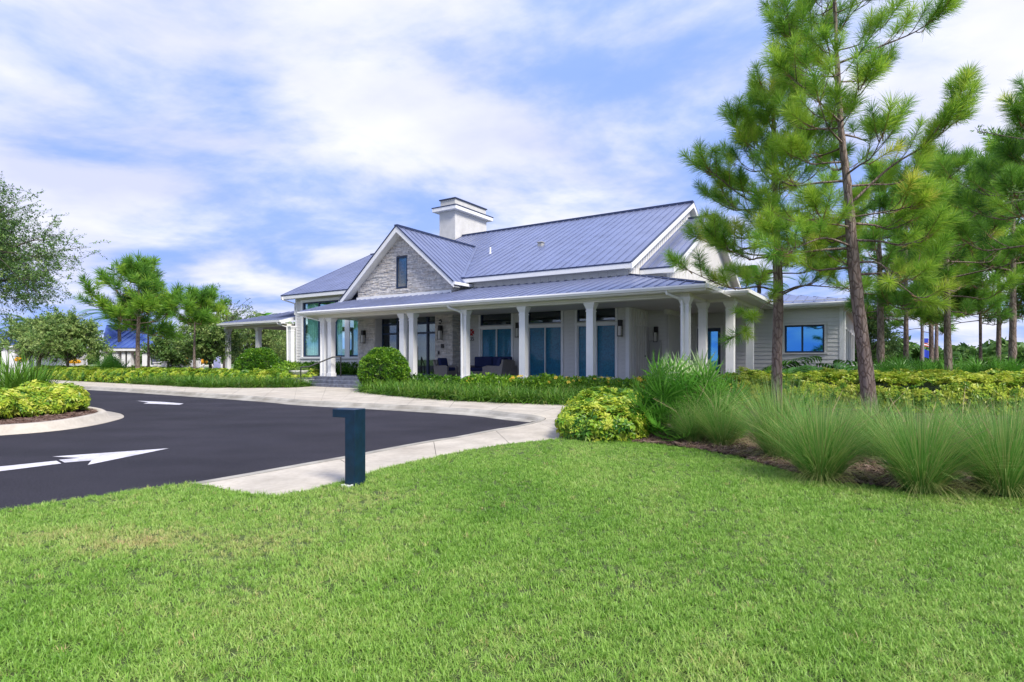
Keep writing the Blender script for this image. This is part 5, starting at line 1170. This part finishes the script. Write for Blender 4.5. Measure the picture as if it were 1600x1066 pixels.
hedge('hedge', 'clipped dark green hedge against the porch floor', [hw(-13.0, -1.35), hw(-1.5, -1.35), hw(-1.5, -.6), hw(-13.0, -.6)], .1, .62, 60, BT, BOXM, .35, wob=.08, tsc=1.2)
hedge('hedge', 'clipped dark green hedge under the big curtained window', [hw(-25.4, 2.3), hw(-18.6, 2.3), hw(-18.6, 3.0), hw(-25.4, 3.0)], .1, 1.1, 75, BT, BOXM, .38, wob=.03, tsc=1.3)
hedge('hedge', 'loose bright green shrubs left of the porch steps', [hw(-25.2, .2), hw(-20.0, -1.0), hw(-20.0, 1.0), hw(-25.0, 2.0)], .1, .95, 70, BTB, BOXM, .62, wob=.25, tsc=1.2)
ball('round_shrub', 'clipped round green shrub in front of the porch beside the steps', (-5.4, 24.0, .1), 1.05, 1.75, 1750, BT, BOXM, .52, tsd=.26)
ball('round_shrub', 'clipped round green shrub farther left near the side porch', (-13.7, 30.8, .1), 1.17, 1.85, 1700, BT, BOXM, .45, tsd=.26, tsc=1.15)
ball('small_shrub', 'small white flowered shrub at the foot of the paired columns', tuple(hw(-12.3, -.9, .1)), .4, .8, 260, BTB, OAKM, .8)
# bowl planter by the steps
pb = empty('bowl_planter', hw(-19.0, -.95, .52), HR, label='pale bowl planter with trailing plant on the wall beside the steps', cat='planter')
MB().lathe([(.16, 0), (.2, .03), (.42, .26), (.47, .36), (.43, .36), (.38, .28), (.0, .26)], 20).build('bowl', STUC, pb, smooth=True)
n = 90; aa = rs.uniform(0, 6.28, n); rr = .42 * np.sqrt(rs.rand(n)); scatter('foliage', ST, np.stack([rr * np.cos(aa), rr * np.sin(aa), np.full(n, .28)], 1), np.stack([rs.normal(0, .4, n), rs.normal(0, .4, n), aa], 1), rs.uniform(.4, .8, n), rs.uniform(.1, .9, n), OAKM, pb)

# tall fountain grasses
def muhly_mesh(seed, n=2600, L0=1.14, wd=.0062):
    r = np.random.RandomState(seed); P = []
    for i in range(n):
        az = r.uniform(0, 6.28); u_ = r.rand() ** .8; tl = .03 + .62 * u_; rb = .16 * math.sqrt(r.rand()); L_ = L0 * r.uniform(.6, 1.08); a2 = az + 1.57 + r.normal(0, .5)
        dead = r.rand() < .10 + .16 * (u_ > .72); hb_ = .62 + r.uniform(0, .25) if dead else r.uniform(.04, .62) if r.rand() > .12 else r.uniform(.6, .9)
        P.append(blade((rb * math.cos(az), rb * math.sin(az), 0), (math.cos(az) * tl, math.sin(az) * tl, 1), (math.cos(a2), math.sin(a2), .1), L_ * (.62 if dead else 1), wd * r.uniform(.7, 1.3) * (.6 if dead else 1), (.10 if not dead else .3) + .16 * u_ * r.rand(), 5, hb_ + (.12 if not dead else 0), hb_ + (.06 if r.rand() < .7 else .25)))
    v, f, h = merge(P); me = bpy.data.meshes.new('blades'); me.from_pydata(v, [], f); me.update(); me.materials.append(MUHM)
    a = me.attributes.new('hue', 'FLOAT', 'POINT'); a.data.foreach_set('value', np.array(h, dtype=np.float32)); return me
MM = [muhly_mesh(i) for i in range(3)]
def stalks(seed):
    r = np.random.RandomState(seed); mb = MB()
    for i in range(9):
        az = r.uniform(0, 6.28); l_ = r.uniform(.8, 1.3); o_ = r.uniform(.3, .8); mb.sweep([(0, 0, 0), (math.cos(az) * o_ * .4 * l_, math.sin(az) * o_ * .4 * l_, l_ * .55), (math.cos(az) * o_ * l_, math.sin(az) * o_ * l_, l_ * .8)], [.004, .003, .002], 3)
    return mb.mesh('stalk', mat('dry_stalk_%d' % seed, (.36, .26, .15), .8))
SK = stalks(1)
GR_ = [((1283, 748), 1.0, 'fountain grass clump left of the leaning pine trunk, nearest the lawn'), ((1440, 766), 1.0, 'big fountain grass clump right of the leaning pine trunk at the lawn edge'), ((1572, 772), 1.02, 'fountain grass clump at the right edge of the picture'),
       ((1222, 716), .98, 'fountain grass clump below the upright pine, behind the foremost one'), ((1128, 696), .92, 'slender fountain grass clump just right of the fan palm'), ((1085, 692), .6, 'low grass tuft at the foot of the fan palm'),
       ((1360, 712), 1.0, 'fountain grass clump behind the base of the leaning pine'), ((1500, 720), 1.0, 'fountain grass clump in the second row near the right edge'), ((1620, 722), 1.0, 'fountain grass clump cut off by the right edge in the second row'), ((1720, 772), 1.0, 'fountain grass clump just outside the right edge'), ((1860, 782), 1.0, 'fountain grass clump farther outside the right edge')]
for i, (q, s_, lb) in enumerate(GR_):
    p = at(*q, z=.05); t = empty('fountain_grass', p, rs.uniform(0, 6.28), label=lb, cat='ornamental grass', group='tall fountain grasses'); 
    t.rotation_euler = (rs.normal(0, .06), rs.normal(0, .06), t.rotation_euler[2]); s_ *= rs.uniform(.9, 1.08)
    o = link(MM[i % 3], 'blades', t); o.scale = (s_ * 1.02, s_ * 1.02, s_ * (1.04 if i < 6 else .86)); link(SK, 'dry_stalks', t)

# fan palms (saw palmetto): every frond is an object
def fan_mesh(seed, hue0, pet=.55, L0=.42, n=19, w=.028):
    r = np.random.RandomState(seed); P = []
    mb = MB().sweep([(0, 0, 0), (0, .03, pet * .5), (0, .0, pet)], [.009, .007, .006], 5); P.append((mb.v, mb.f, [.35] * len(mb.v)))
    for i in range(n):
        an = R_(-118 + 236 * i / (n - 1)); d_ = Vector((math.sin(an), .25 + .1 * r.normal(), math.cos(an))).normalized(); sd_ = Vector((math.cos(an), 0, -math.sin(an)))
        l_ = L0 * (1 - .18 * abs(an) / 2.06) * r.uniform(.9, 1.08); b = Vector((0, 0, pet)); m1 = b + d_ * l_ * .5; e = b + d_ * l_ + Vector((0, .04, -.06)); up = Vector((0, -.006, 0)); h = hue0 + r.uniform(-.1, .1)
        P.append(([tuple(b), tuple(m1 - sd_ * w / 2), tuple(m1 + up), tuple(m1 + sd_ * w / 2), tuple(e)], [(0, 1, 2), (0, 2, 3), (1, 4, 2), (2, 4, 3)], [h - .08, h, h, h, h + .08]))
    v, f, h = merge(P); me = bpy.data.meshes.new('frond'); me.from_pydata(v, [], f); me.update(); me.materials.append(PALMM)
    a = me.attributes.new('hue', 'FLOAT', 'POINT'); a.data.foreach_set('value', np.clip(np.array(h, dtype=np.float32), 0, 1)); return me
FM = [fan_mesh(i, .32 + .1 * i) for i in range(3)] + [fan_mesh(7, .92)]
def fan_palm(name, label, loc, nf, size, seed, silver=False, group=None, spread=1.):
    r = random.Random(seed); t = empty(name, loc, 0, label=label, cat='fan palm', group=group)
    for i in range(nf):
        f_ = (i + .5) / nf; az = i * 2.399 + r.uniform(-.3, .3); tl = R_(8 + 82 * f_ * spread)
        o = link(FM[3] if (silver and f_ < .16) else FM[r.randrange(3)], 'frond', t); s_ = size * r.uniform(.8, 1.12); o.scale = (s_, s_, s_ * r.uniform(.95, 1.2))
        d_ = Vector((math.cos(az) * math.sin(tl), math.sin(az) * math.sin(tl), math.cos(tl))); o.location = (r.uniform(-.12, .12) * size, r.uniform(-.12, .12) * size, .04 + .14 * (1 - f_) * size)
        qx = d_.to_track_quat('Z', 'Y') @ Euler((0, 0, r.uniform(-.6, .6) + (0 if True else 0))).to_quaternion(); o.rotation_euler = qx.to_euler()
    MB().lathe([(.12, 0), (.1, .12), (.05, .22)], 8).build('trunk', OBARK, t)
    return t
p = at(1070, 680, z=.05); fan_palm('fan_palm', 'big bright green fan palm with a few silvery fronds in front of the porch corner', (p.x, p.y, .05), 115, 1.32, 3, silver=True, spread=1.08)
FPS = [(1392, 19.2), (1420, 21), (1448, 19.6), (1500, 21.5), (1518, 19.5), (1552, 18.8), (1592, 18.2), (1575, 21.5), (1640, 18.5), (1405, 24.0), (1475, 23.5)]
FPL = ['fan palm right of the wing, first of the row behind the yellow hedge', 'fan palm second in the row behind the yellow hedge', 'fan palm just left of the leaning grove trunk', 'fan palm right of the leaning grove trunk', 'fan palm fifth in the row behind the yellow hedge', 'fan palm below the thin young pine', 'fan palm at the right edge in the row behind the yellow hedge', 'fan palm in the back row near the right edge', 'fan palm beyond the right edge of the picture', 'fan palm in the back row near the flags', 'fan palm in the back row behind the leaning grove trunk']
for i, ((x, Y), lb) in enumerate(zip(FPS, FPL)):
    p = at(x, 561, Y=Y); fan_palm('fan_palm', lb, (p.x, p.y, .08), 34, 1.32, 40 + i, group='fan palms behind the hedge')
p = at(172, 561, Y=36); fan_palm('fan_palm', 'dark green low palm clump in front of the blue pavilion', (p.x, p.y, .1), 44, 1.5, 77)
# split-leaf plants under the wing window
def split_leaf(seed):
    r = np.random.RandomState(seed); P = []; mb = MB().sweep([(0, 0, 0), (0, .05, .3), (0, .18, .55)], [.012, .01, .007], 5); P.append((mb.v, mb.f, [.3] * len(mb.v)))
    base = Vector((0, .18, .55)); h = .35 + r.uniform(-.1, .15)
    for i in range(9):
        k = i / 8; c = base + Vector((0, .48 * k, .10 * k - .30 * k * k)); l_ = .25 * math.sin(.6 + 2.2 * k) + .05
        for sg in (-1, 1):
            d_ = Vector((sg, .5, -.25)).normalized(); w_ = .045; sd_ = Vector((0, 1, -.2)); m1 = c + d_ * l_ * .55; e = c + d_ * l_ + Vector((0, .02, -.05)); hh = h + r.uniform(-.08, .12)
            P.append(([tuple(c - sd_ * .022), tuple(c + sd_ * .022), tuple(m1 + sd_ * w_ / 2), tuple(m1 - sd_ * w_ / 2), tuple(e)], [(0, 1, 2, 3), (3, 2, 4)], [hh] * 5))
    v, f, hh = merge(P); me = bpy.data.meshes.new('leaf'); me.from_pydata(v, [], f); me.update(); me.materials.append(PALMM)
    a = me.attributes.new('hue', 'FLOAT', 'POINT'); a.data.foreach_set('value', np.array(hh, dtype=np.float32)); return me
SL = [split_leaf(i) for i in range(3)]
for i, (x, Y, s_, lb) in enumerate(((1232, 21.8, 1.1, 'split leafed plant left below the blue wing window'), (1262, 21.4, 1.3, 'large split leafed plant below the middle of the blue wing window'), (1292, 21.2, 1.3, 'split leafed plant below the right end of the wing window'), (1322, 20.8, 1.05, 'low split leafed plant at the corner of the wing'), (1198, 22.0, .9, 'small split leafed plant left of the upright pine'), (1350, 20.4, 1.0, 'split leafed plant right of the wing corner'))):
    p = at(x, 561, Y=Y); t = empty('split_leaf_plant', (p.x, p.y, .1), 0, label=lb, cat='plant', group='split leafed plants at the wing'); r = random.Random(i)
    for j in range(26):
        f_ = (j + .5) / 26; az = j * 2.4 + r.uniform(-.3, .3); o = link(SL[j % 3], 'leaf', t); k = 1.6 * s_ * r.uniform(.75, 1.15); o.scale = (k, k, k); o.rotation_euler = (R_(-8 - 48 * f_ + 10), 0, az); o.location = (0, 0, .15 * (1 - f_))
# feather palms
def feather(seed):
    r = np.random.RandomState(seed); P = []; rc = [Vector((0, t_ * 1.9, 1.15 * t_ - 1.35 * t_ * t_)) for t_ in np.linspace(0, 1, 14)]; mb = MB().sweep(rc, [.03 - .0018 * i for i in range(14)], 5); P.append((mb.v, mb.f, [.4] * len(mb.v)))
    for i in range(34):
        k = .12 + .88 * i / 33; c = Vector((0, k * 1.9, 1.15 * k - 1.35 * k * k)); l_ = .62 * math.sin(.5 + 2.3 * k)
        for sg in (-1, 1): v, f, h = blade(c, (sg, .55, .25), (0, 1, .2), l_, .05, .2, 3, r.uniform(.2, .5), r.uniform(.3, .6)); P.append((v, f, h))
    v, f, h = merge(P); me = bpy.data.meshes.new('frond'); me.from_pydata(v, [], f); me.update(); me.materials.append(PALMM)
    a = me.attributes.new('hue', 'FLOAT', 'POINT'); a.data.foreach_set('value', np.array(h, dtype=np.float32)); return me
FE = [feather(i) for i in range(2)]
for x, Y, yc, s_, lb in ((186, 47, 497, 1.4, 'feather palm rising behind the tall slim pine'), (60, 44, 517, 1.3, 'feather palm at the far left below the live oak'), (1186, 37, 444, 1.1, 'feather palm showing above the wing roof behind the porch corner'), (414, 62, 500, .9, 'feather palm tip just showing above the side porch roof')):
    p = at(x, 561, Y=Y); zt = at(x, yc, Y=Y).z; t = empty('feather_palm', (p.x, p.y, .1), 0, label=lb, cat='palm tree')
    MB().sweep([(0, 0, 0), (.05, 0, zt * .5), (0, 0, zt - .1)], [.18, .14, .12], 10).build('trunk', OBARK, t)
    for j in range(16): o = link(FE[j % 2], 'frond', t); o.location = (0, 0, zt - .15); o.rotation_euler = (R_(38 - 62 * (j / 16)), 0, j * 2.4); o.scale = (s_, s_, s_)

# island plants
def strap_mesh(seed, n=150, L0=1.25, w=.045):
    r = np.random.RandomState(seed); P = []
    for i in range(n):
        az = r.uniform(0, 6.28); tl = r.uniform(.05, .62); rb = r.uniform(0, .3); P.append(blade((rb * math.cos(az), rb * math.sin(az), 0), (math.cos(az) * tl, math.sin(az) * tl, 1), (math.cos(az + 1.57), math.sin(az + 1.57), .2 * r.normal()), L0 * r.uniform(.6, 1.1), w * r.uniform(.7, 1.3), r.uniform(.04, .22), 5, r.uniform(.2, .45), r.uniform(.3, .65)))
    v, f, h = merge(P); me = bpy.data.meshes.new('blades'); me.from_pydata(v, [], f); me.update(); me.materials.append(LIRM)
    a = me.attributes.new('hue', 'FLOAT', 'POINT'); a.data.foreach_set('value', np.array(h, dtype=np.float32)); return me
SM = [strap_mesh(i) for i in range(2)]
for i, (x, y, lb) in enumerate(((48, 632, 'tall sword leaved plant on the island, the one nearest the drive'), (8, 634, 'tall sword leaved plant on the island at the picture edge'), (-70, 636, 'tall sword leaved plant on the island outside the picture edge'), (25, 626, 'tall sword leaved plant at the back of the island'))):
    p = at(x, y, z=.12); t = empty('sword_plant', p, i * 1.3, label=lb, cat='plant', group='sword leaved plants on the island'); o = link(SM[i % 2], 'blades', t); o.scale = (1.35, 1.35, 1.28)
for i, (x, y, rx, h, lb) in enumerate(((98, 645, .55, .66, 'yellow variegated shrub at the tip of the island'), (62, 650, .45, .52, 'yellow green shrub second from the island tip'), (20, 653, .55, .6, 'yellow variegated shrub on the island below the sword leaves'), (-28, 658, .6, .66, 'yellow variegated shrub on the island at the left picture edge'), (60, 640, .55, .7, 'yellow variegated shrub at the back of the island'), (-90, 660, .6, .66, 'yellow variegated shrub on the island outside the picture'))):
    p = at(x, y, z=.12); t = ball('variegated_shrub', lb, p, rx, h, 260, VT, VARM, .62, .24, group='variegated shrubs on the island', tsc=1.25)
    mb = MB(); r = random.Random(i)
    for k in range(6): az = r.uniform(0, 6.28); mb.sweep([(0.05 * math.cos(az), .05 * math.sin(az), 0), (rx * .5 * math.cos(az), rx * .5 * math.sin(az), h * .35), (rx * .85 * math.cos(az), rx * .85 * math.sin(az), h * .6)], [.014, .01, .006], 5)
    mb.build('stems', OBARK, t)
